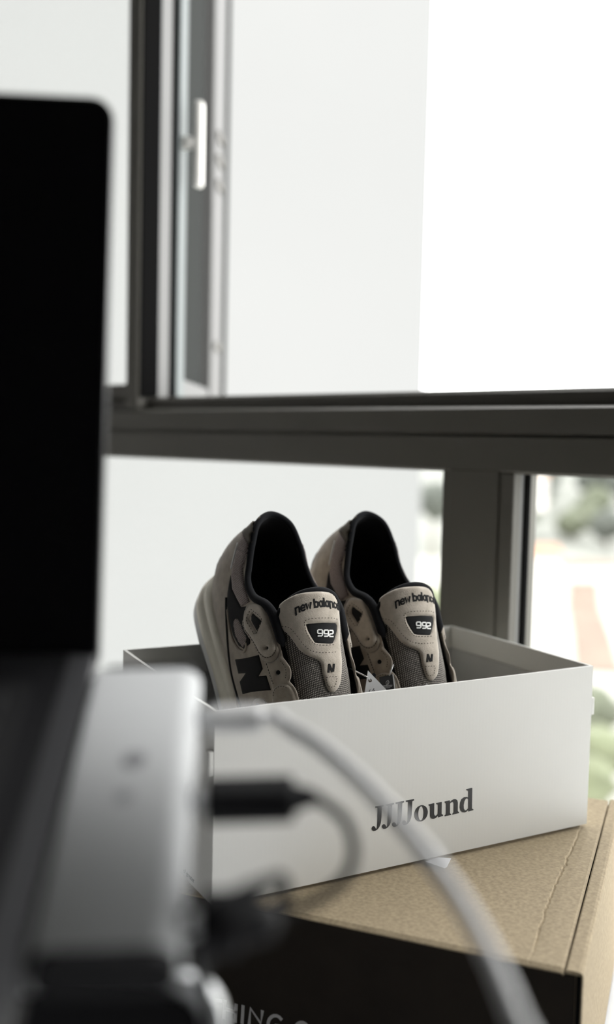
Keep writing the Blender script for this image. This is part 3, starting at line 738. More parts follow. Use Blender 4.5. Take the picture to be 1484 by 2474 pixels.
# tongue: arched padded sheet
TC = [(.086, .148), (.107, .1420), (.134, .1285), (.159, .1190), (.1695, .1140), (.190, .103), (.212, .088)]
def tongue(a, b, lift=0.0):
    """a: arc position across in metres (0 centre), b: 0 top .. 1 bottom"""
    x, z = catmull(TC, .74 + b * 5.26)
    r_ = .0262; ph = a / r_
    y = r_ * math.sin(ph); dz = r_ * (1 - math.cos(ph))
    if abs(ph) > R(78):
        e_ = abs(a) - R(78) * r_; y = math.copysign(r_ * math.sin(R(78)) + e_ * .0, a); dz = r_ * (1 - math.cos(R(78))) + e_
    P = Vector((x, y, z - dz))
    # round the top corners and roll the top edge back
    n_ = Vector((.42, math.sin(ph), .9 * math.cos(ph))).normalized()
    return P + n_ * lift
def t_edge(a): return .035 + .05 * (abs(a) / .036) ** 3      # top edge drops at the sides
def tongue_v(a, b): return tongue(a, t_edge(a) + (1 - t_edge(a)) * b)
AW = .0400
Vt, Ft = loft(lambda a, b: tongue_v(a, b), -AW, AW, 60, 70)
k = len(Vt)
Vb = [tongue_v(-AW + 2 * AW * i / 60, j / 70) + Vector((-.35, 0, -1)).normalized() * (.006 if 0 < j else .0045) for j in range(71) for i in range(61)]
fr = [(i, i + 1, k + i + 1, k + i) for i in range(60)] + [(j * 61, (j + 1) * 61, k + (j + 1) * 61, k + j * 61) for j in range(70)] + [(j * 61 + 60, (j + 1) * 61 + 60, k + (j + 1) * 61 + 60, k + j * 61 + 60) for j in range(70)]
tg = mesh_obj('tongue', Vt + Vb, Ft + [tuple(k + q for q in f) for f in Ft] + fr, MESH_T, shoe, True)
add_uv(tg, lambda c: (c.y, c.x * 1.15))
# black lining that wraps the tongue's top and sides
g = G()
pts = [tongue_v(-AW + 2 * AW * i / 50, 0) + Vector((-.002, 0, -.0022)) for i in range(51)]
g.tube(pts, [.0032] * 51, 10); g.build('tongue_binding', COLLAR, shoe, True)

def bvh_of(V, F): return BVHTree.FromPolygons([tuple(POSE1 @ Vector(v)) for v in V], [tuple(f) for f in F])
Ve, Fe = loft(wall, -12, 12, NU, NV, 0, 1.06)
V3, F3 = loft(wall, 6.6, 11.2, 60, 34, 0, 1.35)
BVH_W = bvh_of(Ve + V3, Fe + [tuple(len(Ve) + q for q in f) for f in F3])
Vte, Fte = loft(lambda a, b: tongue_v(a, b), -AW, AW, 60, 78, -.12, 1); BVH_T = bvh_of(Vte, Fte)
Vms = [v.co.copy() for v in mids.data.vertices]; BVH_S = bvh_of(Ve + Vms, Fe + [tuple(len(Ve) + q for q in f.vertices) for f in mids.data.polygons])
INV1 = POSE1.inverted()
def px_map(bvh):
    def f(p):
        o, d = ray(*p); d = d.normalized()
        hit, nrm, idx, dist = bvh.ray_cast(o, d)
        if hit is None or dist > 1.3:
            q = o + d * 0.83; hit, nrm, idx, dist = bvh.find_nearest(q)
        if nrm.dot(d) > 0: nrm = -nrm
        return INV1 @ hit, (INV1.to_3x3() @ nrm).normalized()
    return f
LBVH = BVHTree.FromPolygons([tuple(v) for v in Vw], [tuple(f) for f in Fw])
MW, MT, MS = px_map(BVH_W), px_map(BVH_T), px_map(BVH_S)
def zA(x, y): return (470 + x / 7.42, 1230 + y / 7.42)
def zB(x, y): return (470 + x / 7.42, 1460 + y / 7.42)
def zC(x, y): return (580 + x / 7.42, 1440 + y / 7.42)
def zF(x, y): return (680 + x / 7.42, 1420 + y / 7.42)
SNAP = {'heel_mesh', 'reflective_strip', 'side_underlay', 'side_mesh', 'heel_counter_inset'}
def mirrored(o, name=None):
    me = o.data.copy()
    snap = o.name.split('.')[0] in SNAP
    for v in me.vertices:
        if not snap: v.co.y = -v.co.y; continue
        h0, n0, i0, d0 = LBVH.find_nearest(v.co)
        sg = 1 if (v.co - h0).dot(Vector((n0.x, n0.y, n0.z))) * (1 if n0.dot(h0 - Vector((.13, 0, .06))) > 0 else -1) > 0 else -1
        q = Vector((v.co.x, -v.co.y, v.co.z)); h1, n1, i1, d1 = LBVH.find_nearest(q)
        if n1.dot(h1 - Vector((.13, 0, .06))) < 0: n1 = -n1
        # keep the offset from the wall; past the sewn edge keep the plain mirror image
        v.co = h1 + n1 * (sg * d0) if d0 < .004 and d1 < .012 else q
    me.flip_normals()
    c = bpy.data.objects.new(name or o.name.split('.')[0], me); COL.objects.link(c); c.parent = o.parent; return c
def patch(name, loops, mapper, thick, m, step=5, smooth_loop=True, parent=None, both=True, ramp=2.5, edge=.45, uv=False):
    L = [closed_spline(lp, 3) if smooth_loop else lp for lp in loops]
    vv, ff = plate(L, mapper, thick, step, edge, ramp)
    o = mesh_obj(name, vv, ff, m, parent or shoe, True)
    if uv: add_uv(o, lambda c: (c.x * .8 + c.z * .6, c.z * .8 - c.x * .6 + c.y * .5))
    if both: mirrored(o)
    return o
def stitches(name, line, mapper, lift, dash=3.2, gap=2.2, rad=.00022, both=True, parent=None):
    g = G(); pts = spline([(*p, 0) for p in line], max(8, len(line) * 12))
    acc = 0; on = True; cur = []
    for a, b in zip(pts, pts[1:]):
        L = (b - a).length
        cur.append((a.x, a.y)) if on else None
        acc += L
        if on and acc > dash:
            cur.append((b.x, b.y)); q = [mapper(c) for c in (cur[0], cur[len(cur) // 2], cur[-1])]
            g.tube([P + n_ * h for (P, n_), h in zip(q, (lift - .0004, lift + .0002, lift - .0004))], rad, 5); cur = []; on = False; acc = 0
        elif not on and acc > gap: on = True; acc = 0
    if not g.v: return
    o = g.build(name, THREAD, parent or shoe); o['kind'] = 'stuff'
    if both: c = mirrored(o); c['kind'] = 'stuff'
def ring2(cx, cy, r, n=14): return [(cx + r * math.cos(2 * math.pi * i / n), cy + r * math.sin(2 * math.pi * i / n)) for i in range(n)]

# --- side panel overlays (traced, then raised off the wall)
patch('side_underlay', [[zA(655, 1190), zA(690, 1430), zA(770, 1620), zA(840, 1760), zA(960, 1740), zB(960, 20), zB(1000, 300), zB(1000, 700), zB(900, 800), zB(800, 740), zB(700, 560), zB(625, 260), zB(588, 0), zA(600, 1500), zA(630, 1300)]], MW, .0010, BLACKF, smooth_loop=False)
patch('heel_mesh', [[zA(880, 470), zA(975, 650), zA(945, 830), zA(900, 950), zA(872, 1080), zA(880, 1250), zA(920, 1450), zA(985, 1660), zA(850, 1745), zA(770, 1600), zA(690, 1430), zA(672, 1200), zA(715, 950), zA(760, 780), zA(810, 600)]], MW, .0019, MESH_P, smooth_loop=False, uv=True)
patch('heel_tab', [[zA(868, 400), zA(1000, 255), zA(1150, 145), zA(1235, 105), zA(1270, 130), zA(1250, 300), zA(1200, 420), zA(1120, 560), zA(990, 645), zA(930, 530), zA(880, 462)]], MW, .0014, SUEDE_DK, both=False)
def uv_map(p):
    u, v = p[0], max(.012, p[1] / 6)
    P = wall(u, v); n_ = (wall(u + .05, v) - P).cross(wall(u, v - .02 if v > .9 else v + .02) - P).normalized()
    if n_.dot(P - Vector((.10, 0, .07))) < 0: n_ = -n_
    return P, n_
vv, ff = plate([closed_spline([(-.15, 5.95), (-.15, 5.2), (-.8, 4.7), (-1.7, 4.6), (-2.5, 4.9), (-2.7, 5.5), (-2.5, 5.95), (-1.4, 5.98)], 3)], uv_map, .0014, .22, .5, .15)
mesh_obj('heel_tab', vv, ff, SUEDE_DK, shoe, True)
patch('reflective_strip', [[zA(772, 600), zA(776, 645), zA(742, 790), zA(700, 940), zA(664, 1085), zA(652, 1050), zA(688, 900), zA(735, 720)]], MW, .0012, REFL, smooth_loop=False)
vv, ff = plate([closed_spline([(.5, .2), (.55, 1.4), (.9, 2.0), (1.3, 1.7), (1.45, .8), (1.2, .1)], 3)], uv_map, .0012, .15, .5, .12)
o = mesh_obj('heel_counter_inset', vv, ff, SUEDE_DK, shoe, True); mirrored(o)
patch('side_mesh', [[zB(720, 285), zB(790, 258), zB(850, 340), zB(885, 440), zB(950, 570), zB(962, 640), zB(905, 775), zB(830, 720), zB(765, 600), zB(722, 480)]], MW, .0016, MESH_P, uv=True)
g = G(); q = [MW(p) for p in [(p.x, p.y) for p in spline([(*zB(575, -120), 0), (*zB(575, 100), 0), (*zB(592, 500), 0), (*zB(628, 950), 0), (*zB(680, 1280), 0), (*zB(775, 1640), 0), (*zB(850, 1900), 0)], 40)]]
g.tube([P + n_ * .0003 for P, n_ in q], .0011, 8); o = g.build('piping', LINING, shoe, True); mirrored(o)
g = G(); q = [MW(p) for p in [(p.x, p.y) for p in spline([(*zB(600, 100), 0), (*zB(640, 420), 0), (*zB(705, 660), 0), (*zB(800, 810), 0), (*zB(890, 850), 0), (*zB(930, 790), 0), (*zB(945, 690), 0)], 36)]]
g.tube([P + n_ * .0004 for P, n_ in q], .0012, 8); o = g.build('mesh_window_edge', SUEDE, shoe, True); mirrored(o)
stitches('stitching', [zB(640, 470), zB(690, 640), zB(780, 800), zB(880, 860), zB(925, 830)], MW, .0006)
N_ = [zB(735, 990), zB(1155, 910), zB(1225, 1160), zB(1150, 1290), zB(1290, 1278), zB(1372, 1540), zB(870, 1612), zB(818, 1390), zB(925, 1235), zB(795, 1243)]
o = patch('side_letter', [N_], MW, .0009, BLACKF, smooth_loop=False, both=True); o['label'] = 'large black letter N on the side'
# eyestay pieces, lowest first
p3 = [zC(590, 1780), zC(602, 1715), zC(645, 1640), zC(720, 1592), zC(800, 1577), zC(880, 1592), zC(940, 1640), zC(990, 1735), (718, 1690), (728, 1730), (735, 1790), (672, 1790), (662, 1720)]
p2 = [zC(470, 1200), zC(560, 1190), zC(640, 1155), zC(700, 1085), zC(742, 975), zC(760, 1080), zC(820, 1165), zC(890, 1270), zC(916, 1370), zC(908, 1470), zC(890, 1530), zC(940, 1590), zC(1000, 1680), zC(1040, 1800), (722, 1700), (700, 1720), zC(620, 1760), zC(560, 1480)]
patch('eyestay_middle', [p2, ring2(*zC(690, 1370), 5.5)], MW, .0012, SUEDE, ramp=3)
patch('eyelet', [ring2(*zC(690, 1370), 5.7)], MW, .0003, LINING, smooth_loop=False, step=3)
patch('eyestay_lower', [p3], MW, .0026, SUEDE, ramp=3.5)
stitches('stitching', [zC(490, 1210), zC(540, 1370), zC(590, 1520), zC(625, 1600)], MW, .0013)
stitches('stitching', [zC(740, 1160), zC(820, 1260), zC(845, 1370), zC(830, 1500)], MW, .0013)
stitches('stitching', [zC(635, 1800), zC(650, 1700), zC(720, 1640), zC(800, 1625), zC(870, 1650)], MW, .0027)
p1 = [zC(120, 200), zC(180, 145), zC(265, 122), zC(370, 145), zC(440, 190), zC(482, 260), zC(520, 370), zC(560, 500), zC(605, 640), zC(650, 820), zC(700, 960), zC(690, 1070), zC(640, 1150), zC(560, 1192), zC(480, 1182), zC(400, 1130), zC(345, 1040), zC(310, 950), zC(230, 815), zC(150, 720), zC(85, 620), zC(55, 510), zC(65, 390), zC(90, 280)]
p1i = [zC(170, 230), zC(215, 170), zC(290, 145), zC(370, 160), zC(430, 205), zC(470, 280), zC(508, 390), zC(548, 520), zC(592, 655), zC(636, 830), zC(660, 950), zC(610, 1050), zC(520, 1095), zC(440, 1065), zC(370, 980), zC(310, 860), zC(210, 700), zC(125, 590), zC(105, 480), zC(125, 340)]
dia = [zC(252, 285), zC(430, 428), zC(412, 500), zC(345, 655), zC(325, 650), zC(193, 425)]
patch('eyestay_upper', [p1], MW, .0016, SUEDE, ramp=3)
vv, ff = None, None
L = [closed_spline(p1i, 3), dia, ring2(*zC(513, 932), 4.6)]
vv, ff = plate(L, MW, .0032, 5, .65, 3); o = mesh_obj('eyestay_overlay', vv, ff, SUEDE_LT, shoe, True); mirrored(o)
patch('diamond_inset', [[(x, y) for x, y in dia]], MW, .0019, BLACKF, smooth_loop=False)
patch('eyelet', [ring2(*zC(513, 932), 4.8)], MW, .0019, LINING, smooth_loop=False, step=3)
stitches('stitching', [zC(250, 240), zC(350, 320), zC(440, 420), zC(400, 560), zC(325, 690), zC(240, 560), zC(175, 430), zC(235, 270)], MW, .0033)
stitches('stitching', [zC(95, 470), zC(115, 590), zC(205, 720), zC(300, 870), zC(365, 1000), zC(440, 1082), zC(520, 1108), zC(610, 1068), zC(665, 970)], MW, .0022)
patch('round_badge', [[zB(1035, 1860), zB(1050, 1770), zB(1090, 1705), zB(1150, 1685), zB(1230, 1700), zB(1300, 1770), zB(1320, 1860), zB(1260, 1960), zB(1100, 1960)]], MW, .0014, SUEDE)
patch('badge_centre', [ring2(*zB(1165, 1830), 9.5)], MW, .0018, BLACKF, smooth_loop=False)

# --- tongue overlays
top_left = [(682, 1457), (696, 1447), (716, 1437), (740, 1432), (765, 1430), (785, 1431), (800, 1436), (811, 1451)]
ty = [(676, 1470)] + top_left + [(817, 1480), (819, 1520), (820, 1560), (824, 1600), (822, 1640), (817, 1660), (806, 1672), (795, 1670), (787, 1655), (779, 1625), (776, 1605), (770, 1596), (758, 1590), (742, 1583), (726, 1572), (715, 1556), (706, 1543), (696, 1530), (686, 1524), (676, 1518)]
badge = [(739, 1509), (746, 1507), (780, 1505), (808, 1506), (811, 1511), (811, 1525), (806, 1546), (802, 1555), (796, 1556), (768, 1555), (760, 1553), (752, 1540), (744, 1525)]
LT = [closed_spline(ty, 2), badge]
vv, ff = plate(LT, MT, .0022, 5, .5, 3.5); mesh_obj('tongue_suede', vv, ff, SUEDE_LT, shoe, True)
vv, ff = plate([badge], MT, .0010, 5, .9, 1); bd = mesh_obj('number_badge', vv, ff, BLACKF, shoe, True); bd['label'] = 'black felt badge with white number'
for ln in ([zF(410, 640), zF(450, 580), zF(600, 552), zF(780, 548), zF(920, 555), zF(985, 600)], [zF(415, 660), zF(450, 800), zF(510, 920), zF(600, 1020), zF(740, 1040), zF(930, 1032)],
           [zF(40, 690), zF(170, 720), zF(280, 850), zF(400, 1020), zF(510, 1120), zF(660, 1170), zF(800, 1172), zF(960, 1162)], [zF(790, 1612), zF(880, 1600), zF(965, 1605), zF(950, 1700), zF(940, 1760), zF(870, 1785), zF(820, 1760), zF(795, 1680), zF(788, 1625)]):
    stitches('stitching', ln, MT, .0023, both=False)
# number 992 in squared white strokes
def zb(lines, wd, lift, name, m, parent, label=None):
    V2, F2 = strokes(lines, wd); vv, ff = sheet(V2, F2, MT, lift); o = mesh_obj(name, vv, ff, m, parent)
    if label: o['label'] = label
    return o
def nine(x, y, w_, h_):
    return [[zF(x + .10 * w_, y + h_), zF(x + .85 * w_, y + h_), zF(x + w_, y + .9 * h_), zF(x + w_, y + .12 * h_), zF(x + .85 * w_, y), zF(x + .15 * w_, y), zF(x, y + .12 * h_), zF(x, y + .5 * h_), zF(x + .12 * w_, y + .6 * h_), zF(x + .9 * w_, y + .6 * h_)]]
def two(x, y, w_, h_):
    return [[zF(x + .02 * w_, y), zF(x + .85 * w_, y), zF(x + w_, y + .12 * h_), zF(x + w_, y + .45 * h_), zF(x + .85 * w_, y + .55 * h_), zF(x + .2 * w_, y + .55 * h_), zF(x + .06 * w_, y + .65 * h_), zF(x + .06 * w_, y + h_), zF(x + 1.05 * w_, y + h_)]]
zb(nine(642, 757, 80, 112), 3.0, .0016, 'digit', NUM, bd, 'white digit nine')
zb(nine(752, 764, 72, 112), 3.0, .0016, 'digit', NUM, bd, 'white digit nine')
zb(two(846, 770, 56, 112), 3.0, .0016, 'digit', NUM, bd, 'white digit two')
# embroidered lower-case wordmark, and the small letter on the tab
def xs(x0, y0, s, ls): return [[zF(x0 + s * a, y0 - s * b - (x0 + s * a - 240) * .03) for a, b in ln] for ln in ls]
n_g = [[(0, -.25), (0, 1)], [(0, .75), (.25, 1), (.6, .95), (.7, .7), (.7, 0)]]
e_g = [[(.05, .5), (.75, .5), (.7, .85), (.4, 1), (.08, .8), (.02, .4), (.2, .05), (.55, 0), (.75, .15)]]
w_g = [[(0, 1), (.22, 0), (.45, .8), (.68, 0), (.92, 1)]]
b_g = [[(0, 1.5), (0, 0)], [(0, .75), (.3, 1), (.65, .85), (.7, .4), (.5, .02), (.2, .05), (0, .25)]]
a_g = [[(.65, 1), (.65, 0)], [(.65, .8), (.35, 1), (.05, .75), (.02, .3), (.25, 0), (.65, .25)]]
l_g = [[(0, 1.5), (0, 0)]]; c_g = [[(.6, .85), (.3, 1), (.05, .7), (.05, .3), (.3, 0), (.6, .15)]]
wl = []
for gl, x in ((n_g, -.0212), (e_g, -.0170), (w_g, -.0126), (b_g, -.0058), (a_g, -.0018), (l_g, .0026), (a_g, .0038), (n_g, .0082), (c_g, .0124), (e_g, .0164)):
    wl += [[(x * .93 + .0040 * a, .0042 * b) for a, b in ln] for ln in gl]
def on_tongue(p):
    a, y = p; b = .118 - y / .156
    P = tongue(a, b); n_ = (tongue(a + .001, b) - P).cross(tongue(a, b - .005) - P).normalized()
    return P, n_ if n_.z > 0 else -n_
V2, F2 = strokes(wl, .00135); vv, ff = sheet(V2, F2, on_tongue, .00245)
o = mesh_obj('wordmark', vv, ff, BLACKF, shoe); o['label'] = 'black embroidered lower-case wordmark'
zb([[zF(825, 1520), zF(838, 1385)], [zF(838, 1385), zF(885, 1510)], [zF(900, 1505), zF(912, 1385)]], 4.0, .0027, 'tab_letter', BLACKF, shoe, 'small black letter N')

shoe.matrix_world = POSE1
def copy_tree(o, parent=None):
    c = o.copy(); COL.objects.link(c); c.parent = parent
    for ch in list(o.children): copy_tree(ch, c)
    return c
shoe2 = copy_tree(shoe); shoe2.matrix_world = POSE2
shoe2['label'] = 'taupe suede running shoe standing heel-up on the right in the open box'

# ------------------------------------------------------------------ hang tags
M_TAGW = mat('tag_white', (0.62, 0.62, 0.62), 0.6); M_TAGB = mat('tag_black', (0.010, 0.010, 0.011), 0.35); M_CORD = mat('clear_white_cord', (0.75, 0.75, 0.74), 0.4)
def card(loop_px, dep, tilt, m, hole=None):
    """flat card through pixel loop; depth grows to the right by tilt per pixel"""
    u0, v0 = loop_px[0]
    nrm = None
    fn = lambda p: at(p[0], p[1], dep + tilt * (p[0] - u0))
    a, b, c = fn(loop_px[0]), fn((u0 + 30, v0)), fn((u0, v0 + 30)); nrm = (b - a).cross(c - a).normalized()
    if nrm.dot(CAM - a) < 0: nrm = -nrm
    pl = nrm.dot(a)
    mp = lambda p: (on_plane(p[0], p[1], nrm, pl), nrm)
    return plate([loop_px] + ([hole] if hole else []), mp, .0006), mp
DT = .772
th1 = base('hang_tag', at(905, 1700, DT))
(vv, ff), mp1 = card([(889, 1620), (935, 1668), (958, 1696), (930, 1790), (870, 1790), (880, 1680)], DT, .00012, M_TAGW, ring2(894, 1644, 4.5, 12))
adopt(mesh_obj('card', vv, ff, M_TAGW), th1)
V2, F2 = strokes([[(891, 1671), (894, 1666)], [(900, 1668), (903, 1663)], [(893, 1676), (893, 1671)], [(902, 1672), (904, 1667)]], 1.2)
vv, ff = sheet(V2, F2, mp1, .0008); adopt(mesh_obj('print', vv, ff, M_INK), th1)
eye = POSE1 @ Vector((.152, .031, .108))
s_a = at(846, 1615, .80)
adopt(G().tube([s_a, at(860, 1622, .785), at(880, 1632, .765), at(890, 1637, DT + .001), at(894, 1644, DT - .001)], .00055, 6).build('cord', M_CORD, None, True), th1)
tag(th1, 'white pointed paper hang tag on a cord between the two shoes', 'hang tag', 'hang tags on the shoes')
DB = .795
th2 = base('hang_tag', at(930, 1700, DB))
(vv, ff), mp2 = card([(917, 1636), (949, 1629), (956, 1680), (962, 1740), (925, 1745)], DB, .0001, M_TAGB)
cb_ = mesh_obj('card', vv, ff, M_TAGB); adopt(cb_, th2)
(vv, ff), _mp = card([(948.5, 1629), (950.5, 1628.5), (963.5, 1740), (961.5, 1740)], DB - .0007, .0001, M_TAGW)
adopt(mesh_obj('edge', vv, ff, M_TAGW), th2)
em = [[(922, 1657), (947, 1655)], [(924, 1660), (946, 1658)], [(930, 1662), (942, 1661)], [(933, 1655), (932, 1648), (936, 1643), (940, 1647), (937, 1654)], [(938, 1643), (934, 1658)]]
V2, F2 = strokes(em, 1.0); vv, ff = sheet(V2, F2, mp2, .0009); o = mesh_obj('emblem', vv, ff, mat('tag_silver_print', (0.45, 0.45, 0.45), 0.4)); adopt(o, th2)
adopt(G().tube([at(952, 1602, .815), at(947, 1616, .795), at(941, 1632, DB + .0015)], .0006, 6).build('cord', M_CORD, None, True), th2)
tag(th2, 'black paper hang tag with silver emblem beside the right shoe', 'hang tag', 'hang tags on the shoes')
th3 = base('hang_tag', at(1035, 1700, .80))
(vv, ff), _mp = card([(1030.5, 1650), (1040, 1660), (1052, 1690), (1030, 1760), (1010, 1700)], .80, .0001, M_TAGW)
adopt(mesh_obj('card', vv, ff, M_TAGW), th3)
tag(th3, 'tip of a white paper tag showing below the right tongue', 'hang tag', 'hang tags on the shoes')
th4 = base('hang_tag', at(903, 1680, .79))
(vv, ff), _mp = card([(899, 1628), (904, 1625.5), (908, 1629), (905, 1650), (915, 1700), (895, 1700)], .79, .0001, M_TAGB)
adopt(mesh_obj('card', vv, ff, M_BLACK_PLASTIC), th4)
tag(th4, 'small dark plastic tag tip behind the white pointed tag', 'hang tag', 'hang tags on the shoes')

# ------------------------------------------------------------------ laptop on a stand, hub and cables (blurred foreground)
M_LAPTOP = mat('dark_laptop_aluminium', (0.016, 0.016, 0.018), 0.5, metal=0.3)
M_SCREEN = mat('screen_glass_off', (0.004, 0.004, 0.005), 0.25, spec=0.3)
M_KEYS = mat('key_black', (0.012, 0.012, 0.013), 0.6)
hFR, hNR, hNL, hFL = at(470, 1612, .397), at(432, 2308, .268), at(52, 2302, .268), at(238, 1608, .397)
EL = ((hNR - hFR) + (hNL - hFL)).normalized()                     # towards the camera, downhill
EW = ((hFR - hFL) + (hNR - hNL)).normalized(); EN = EW.cross(-EL).normalized()
if EN.z < 0: EN = -EN
EW = EL.cross(EN).normalized()
if EW.dot(C_RIGHT) < 0: EW = -EW
hub_len = ((hNR - hFR).length + (hNL - hFL).length) / 2; hub_w = ((hFR - hFL).length + (hNR - hNL).length) / 2 + .0015
hc0 = (hFR + hFL) / 2 + EW * .0008                                              # centre of the far top edge
hub = base('usb_hub', hc0 + EL * hub_len / 2 - EN * .014)
tag(hub, 'silver aluminium port hub beside the laptop with three cables plugged in', 'usb hub')
def hub_body(o, wd, ht, ln):               # wide soft shoulder on the right, crisp edge on the left
    p_ = [(-wd / 2 + .002 * (1 - math.cos(R(a))) , -.002 * (1 - math.sin(R(a)))) for a in range(0, 91, 30)]
    p_ += [(wd / 2 - .0085 + .0085 * math.sin(R(a)), -.0075 * (1 - math.cos(R(a)))) for a in range(0, 91, 9)]
    p_ += [(wd / 2 - .002, -ht), (-wd / 2 + .002, -ht), (-wd / 2, -ht + .002)]
    return G().prism(p_, o, EW, EN, EL * ln)
def rr_body(o, wd, ht, ln, r, seg=8):      # rounded profile in (EW, -EN), extruded along EL
    prof_ = [(x, y) for x, y in rrect(wd, ht, r, seg, 0, -ht / 2)]
    return G().prism(prof_, o, EW, EN, EL * ln)
adopt(hub_body(hc0 + EL * .002, hub_w, .0150, hub_len - .004).build('body', mat('hub_aluminium', (0.50, 0.51, 0.515), 0.8, metal=0.0, spec=0.25), None, True), hub).data.shade_smooth()
adopt(rr_body(hc0 + EL * (hub_len - .002), hub_w - .002, .0142, .004, .0066).build('end_cap', M_BLACK_PLASTIC), hub)
adopt(rr_body(hc0 - EL * .001, hub_w - .002, .0142, .003, .0066).build('end_cap', M_BLACK_PLASTIC), hub)
adopt(rr_body(hc0 + EL * .004 - EN * .0145, hub_w - .012, .004, hub_len - .008, .0015).build('rubber_base', M_BLACK_PLASTIC), hub)
for k_, (uu, vv_) in enumerate(((325, 1835), (300, 1925))):
    P = on_plane(uu, vv_, EN, EN.dot(hc0))
    adopt(G().prism(ring2(0, 0, .0042 if k_ == 0 else .003, 18), P + EN * .0001, EW, EL, EN * .0001).build('mark', mat('hub_mark', (0.30, 0.30, 0.31), 0.45, metal=.5)), hub)
hside = lambda l, dn: hc0 + EW * (hub_w / 2) + EL * l - EN * dn   # point on the hub's right flank
def l_at(v):                                                      # distance along the hub whose flank shows at pixel row v
    best = min((abs((lambda q: (1237 - FPX * (q - CAM).dot(C_UP) / (q - CAM).dot(C_FWD)))(hside(i * .001, .0075)) - v), i * .001) for i in range(int(hub_len * 1000)))
    return best[1]
l1, l2, l3 = l_at(1738), l_at(1935), l_at(2235)
for l_ in (l1, l2, l3):
    q = hside(l_, .0075); adopt(G().prism(rrect(.010, .005, .002), q - EW * .0006, EL, EN, EW * .0008).build('port', M_INK), hub)
# laptop
lh = at(238, 1572, .412)
LW, LDp = .312, .221
lap = base('laptop', lh - EW * LW / 2 + EL * LDp / 2 - EN * .016)
tag(lap, 'open laptop with a dark screen raised on a stand, at left', 'laptop')
bo_ = lh - EW * LW
deck = G().prism([(x, y) for x, y in rrect(LW, LDp, .010, 6, LW / 2, LDp / 2)], bo_ - EN * .0145, EW, EL, EN * .0145).build('base', M_LAPTOP); adopt(deck, lap)
bm = bmesh.new(); bm.from_mesh(deck.data); bmesh.ops.bevel(bm, geom=[e_ for e_ in bm.edges if e_.calc_face_angle(0) > 1.2], offset=.003, segments=3, profile=.5, affect='EDGES'); bm.to_mesh(deck.data); bm.free()
adopt(G().box(bo_ + EW * (LW - .0115) + EL * .004 - EN * .0005, EW * .0112, EL * (LDp - .008), EN * .0011, .0005).build('edge_highlight', mat('grey_edge_highlight', (0.10, 0.10, 0.105), 0.4, metal=.4)), lap)  # paler strip paints the light caught along the rounded right edge
adopt(G().prism(rrect(LW - .045, .105, .004, 4, LW / 2, .075), bo_ + EN * .0001, EW, EL, EN * .0006).build('keyboard', M_KEYS), lap)
adopt(G().prism(rrect(.13, .080, .004, 4, LW / 2, .172), bo_ + EN * .0001, EW, EL, EN * .0004).build('trackpad', M_LAPTOP), lap)
kbd = [c for c in lap.children if c.name.startswith('keyboard')][0]
for rI in range(5):
    for cI in range(13):
        if cI < 11: continue                                     # only the keys nearest the right edge could ever show
        adopt(G().box(bo_ + EN * .0006 + EW * (.026 + cI * .0200) + EL * (.030 + rI * .019), EW * .016, EL * .016, EN * .001, .0004).build('key', M_KEYS), kbd)
# lid: stands up from the far edge
l_top = at(276, 236, .418)
LU = (l_top - lh); lid_h = LU.length; LU.normalize()
LX = (EW - LU * EW.dot(LU)).normalized(); LN = LX.cross(LU).normalized()
if LN.dot(CAM - lh) < 0: LN = -LN
poly = rrect(LW, lid_h + .012, .0098, 10, -LW / 2, lid_h / 2 - .006)
ld = G().prism(poly, lh - LN * .006, LX, LU, LN * .0055).build('lid', mat('lid_shell', (0.020, 0.020, 0.022), 0.5, metal=.3)); adopt(ld, lap)
sc_ = G().prism(rrect(LW - .003, lid_h + .008, .0085, 10, -LW / 2, lid_h / 2 - .0055), lh - LN * .0004, LX, LU, LN * .0006).build('screen', M_SCREEN); adopt(sc_, lap)
adopt(G().tube([lh - LX * .05 - LN * .003, lh - LX * (LW - .05) - LN * .003], .005, 10).build('hinge', M_BLACK_PLASTIC, None, True), lap)
# stand
st_c = lh - EW * .16 + EL * .11
stand = base('laptop_stand', Vector((st_c.x, st_c.y, Z_TABLE)))
tag(stand, 'silver laptop stand with black rubber pads, in the lower left corner', 'laptop stand')
adopt(G().box(bo_ - EN * .0215 + EW * .02 + EL * .03, EW * (LW - .05), EL * (LDp - .06), EN * .005, .0015).build('tray', M_SILVER), stand)
bp_ = Vector((st_c.x, st_c.y, Z_TABLE))
adopt(G().prism(rrect(.20, .19, .02), bp_ + UP * .0005, RH, FH, UP * .007).build('base_plate', M_SILVER), stand)
adopt(G().tube([bp_ + UP * .006 - FH * .02, bp_ + UP * .12 + FH * .05, st_c - EN * .02 + UP * .0], [.012, .012, .012], 14).build('column', M_SILVER, None, True), stand)
# side arm: a rounded plate with a black pad, seen below the hub
ap = [at(u, v, .335) for u, v in ((545, 2362), (545, 2700), (-60, 2362))]
ax, ay = (ap[0] - ap[2]), (ap[1] - ap[0]); wA, hA = ax.length, ay.length; ax.normalize(); ay = (ay - ax * ay.dot(ax)).normalized(); an = ax.cross(ay).normalized()
if an.dot(CAM - ap[0]) < 0: an = -an
cA = ap[0] - ax * wA / 2 + ay * hA / 2
arm = G().prism(rrect(wA, hA, .0155, 10), cA - an * .008, ax, ay, an * .008).build('arm', M_SILVER); adopt(arm, stand)
bm = bmesh.new(); bm.from_mesh(arm.data); bmesh.ops.bevel(bm, geom=[e_ for e_ in bm.edges if e_.calc_face_angle(0) > 1.2], offset=.0025, segments=3, profile=.5, affect='EDGES'); bm.to_mesh(arm.data); bm.free()
adopt(G().prism(rrect(wA - .016, hA - .012, .011, 10), cA + an * .0002, ax, ay, an * .0012).build('pad', M_BLACK_PLASTIC), stand)
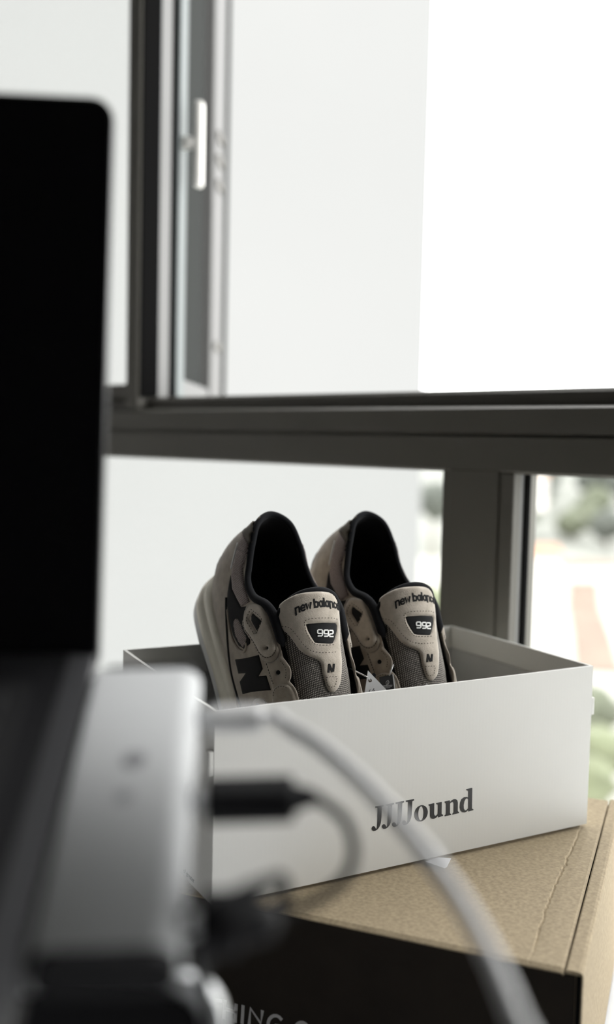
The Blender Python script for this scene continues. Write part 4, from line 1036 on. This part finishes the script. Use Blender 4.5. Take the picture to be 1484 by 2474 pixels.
# arm foot down to the table
fB = cA + ay * hA / 2
adopt(G().box(fB - an * .008 - ax * .012, ax * .024, an * .008, Vector((0, 0, Z_TABLE + .006 - fB.z))).build('arm_post', M_SILVER), stand)

M_WCABLE = mat('white_cable_sheath', (0.66, 0.66, 0.66), 0.5); M_BCABLE = mat('black_cable_sheath', (0.008, 0.008, 0.009), 0.6, spec=0.15)
def cable(name, l_, plug, path, cr, m, label, cat='cable', tap=14):
    q = hside(l_, .0075); c = base(name, q)
    (pw, ph, pl_) = plug
    adopt(G().prism(rrect(.0085, .0032, .0014, 5), q + EW * .0003, EL, EN, EW * .004).build('connector', M_SILVER), c)
    bod = G().prism(rrect(pw, ph, min(pw, ph) * .42, 7), q + EW * .004, EL, EN, EW * pl_).build('plug', m, None, False); adopt(bod, c)
    bm = bmesh.new(); bm.from_mesh(bod.data); bmesh.ops.bevel(bm, geom=[e_ for e_ in bm.edges if e_.calc_face_angle(0) > 1.2], offset=.0015, segments=3, profile=.5, affect='EDGES'); bm.to_mesh(bod.data); bm.free()
    e0 = q + EW * (.004 + pl_)
    pts = spline([e0 - EW * .002, e0 + EW * .006] + path, 90)
    ra = [max(cr, ph * .44 * (1 - i / tap)) for i in range(90)]
    adopt(G().tube(pts, ra, 14).build('cord', m, None, True), c)
    return tag(c, label, cat)
cable('white_cable', l1, (.011, .0085, .020),
      [at(690, 1752, .362), at(770, 1800, .350), at(850, 1866, .338), at(930, 1945, .325), at(1010, 2036, .311), at(1085, 2135, .297), at(1150, 2240, .284), at(1205, 2350, .272), at(1250, 2460, .262), at(1300, 2600, .255), at(1290, 3000, .25) ],
      .0028, M_WCABLE, 'thick white cable arching from the hub across the shoe box')
cable('black_cable', l2, (.016, .0125, .030),
      [at(790, 1945, .336), at(835, 1985, .334), at(855, 2050, .330), at(838, 2115, .325), at(780, 2165, .320), at(700, 2200, .315), at(600, 2222, .312), at(500, 2245, .315), at(470, 2300, .32), at(500, 2420, .33), at(520, 2700, .34)],
      .0019, M_BCABLE, 'black cable with long plug, looping down from the middle of the hub', tap=16)
cable('black_cable', l3, (.018, .0155, .012),
      [at(525, 2215, .283), at(570, 2180, .286), at(618, 2150, .290), at(655, 2128, .300), at(682, 2124, .312), at(690, 2160, .322), at(650, 2205, .330), at(560, 2250, .338), at(500, 2330, .345), at(500, 2480, .35), at(510, 2800, .355)],
      .0021, M_BCABLE, 'black cable with short plug bending up from the near end of the hub', tap=52)
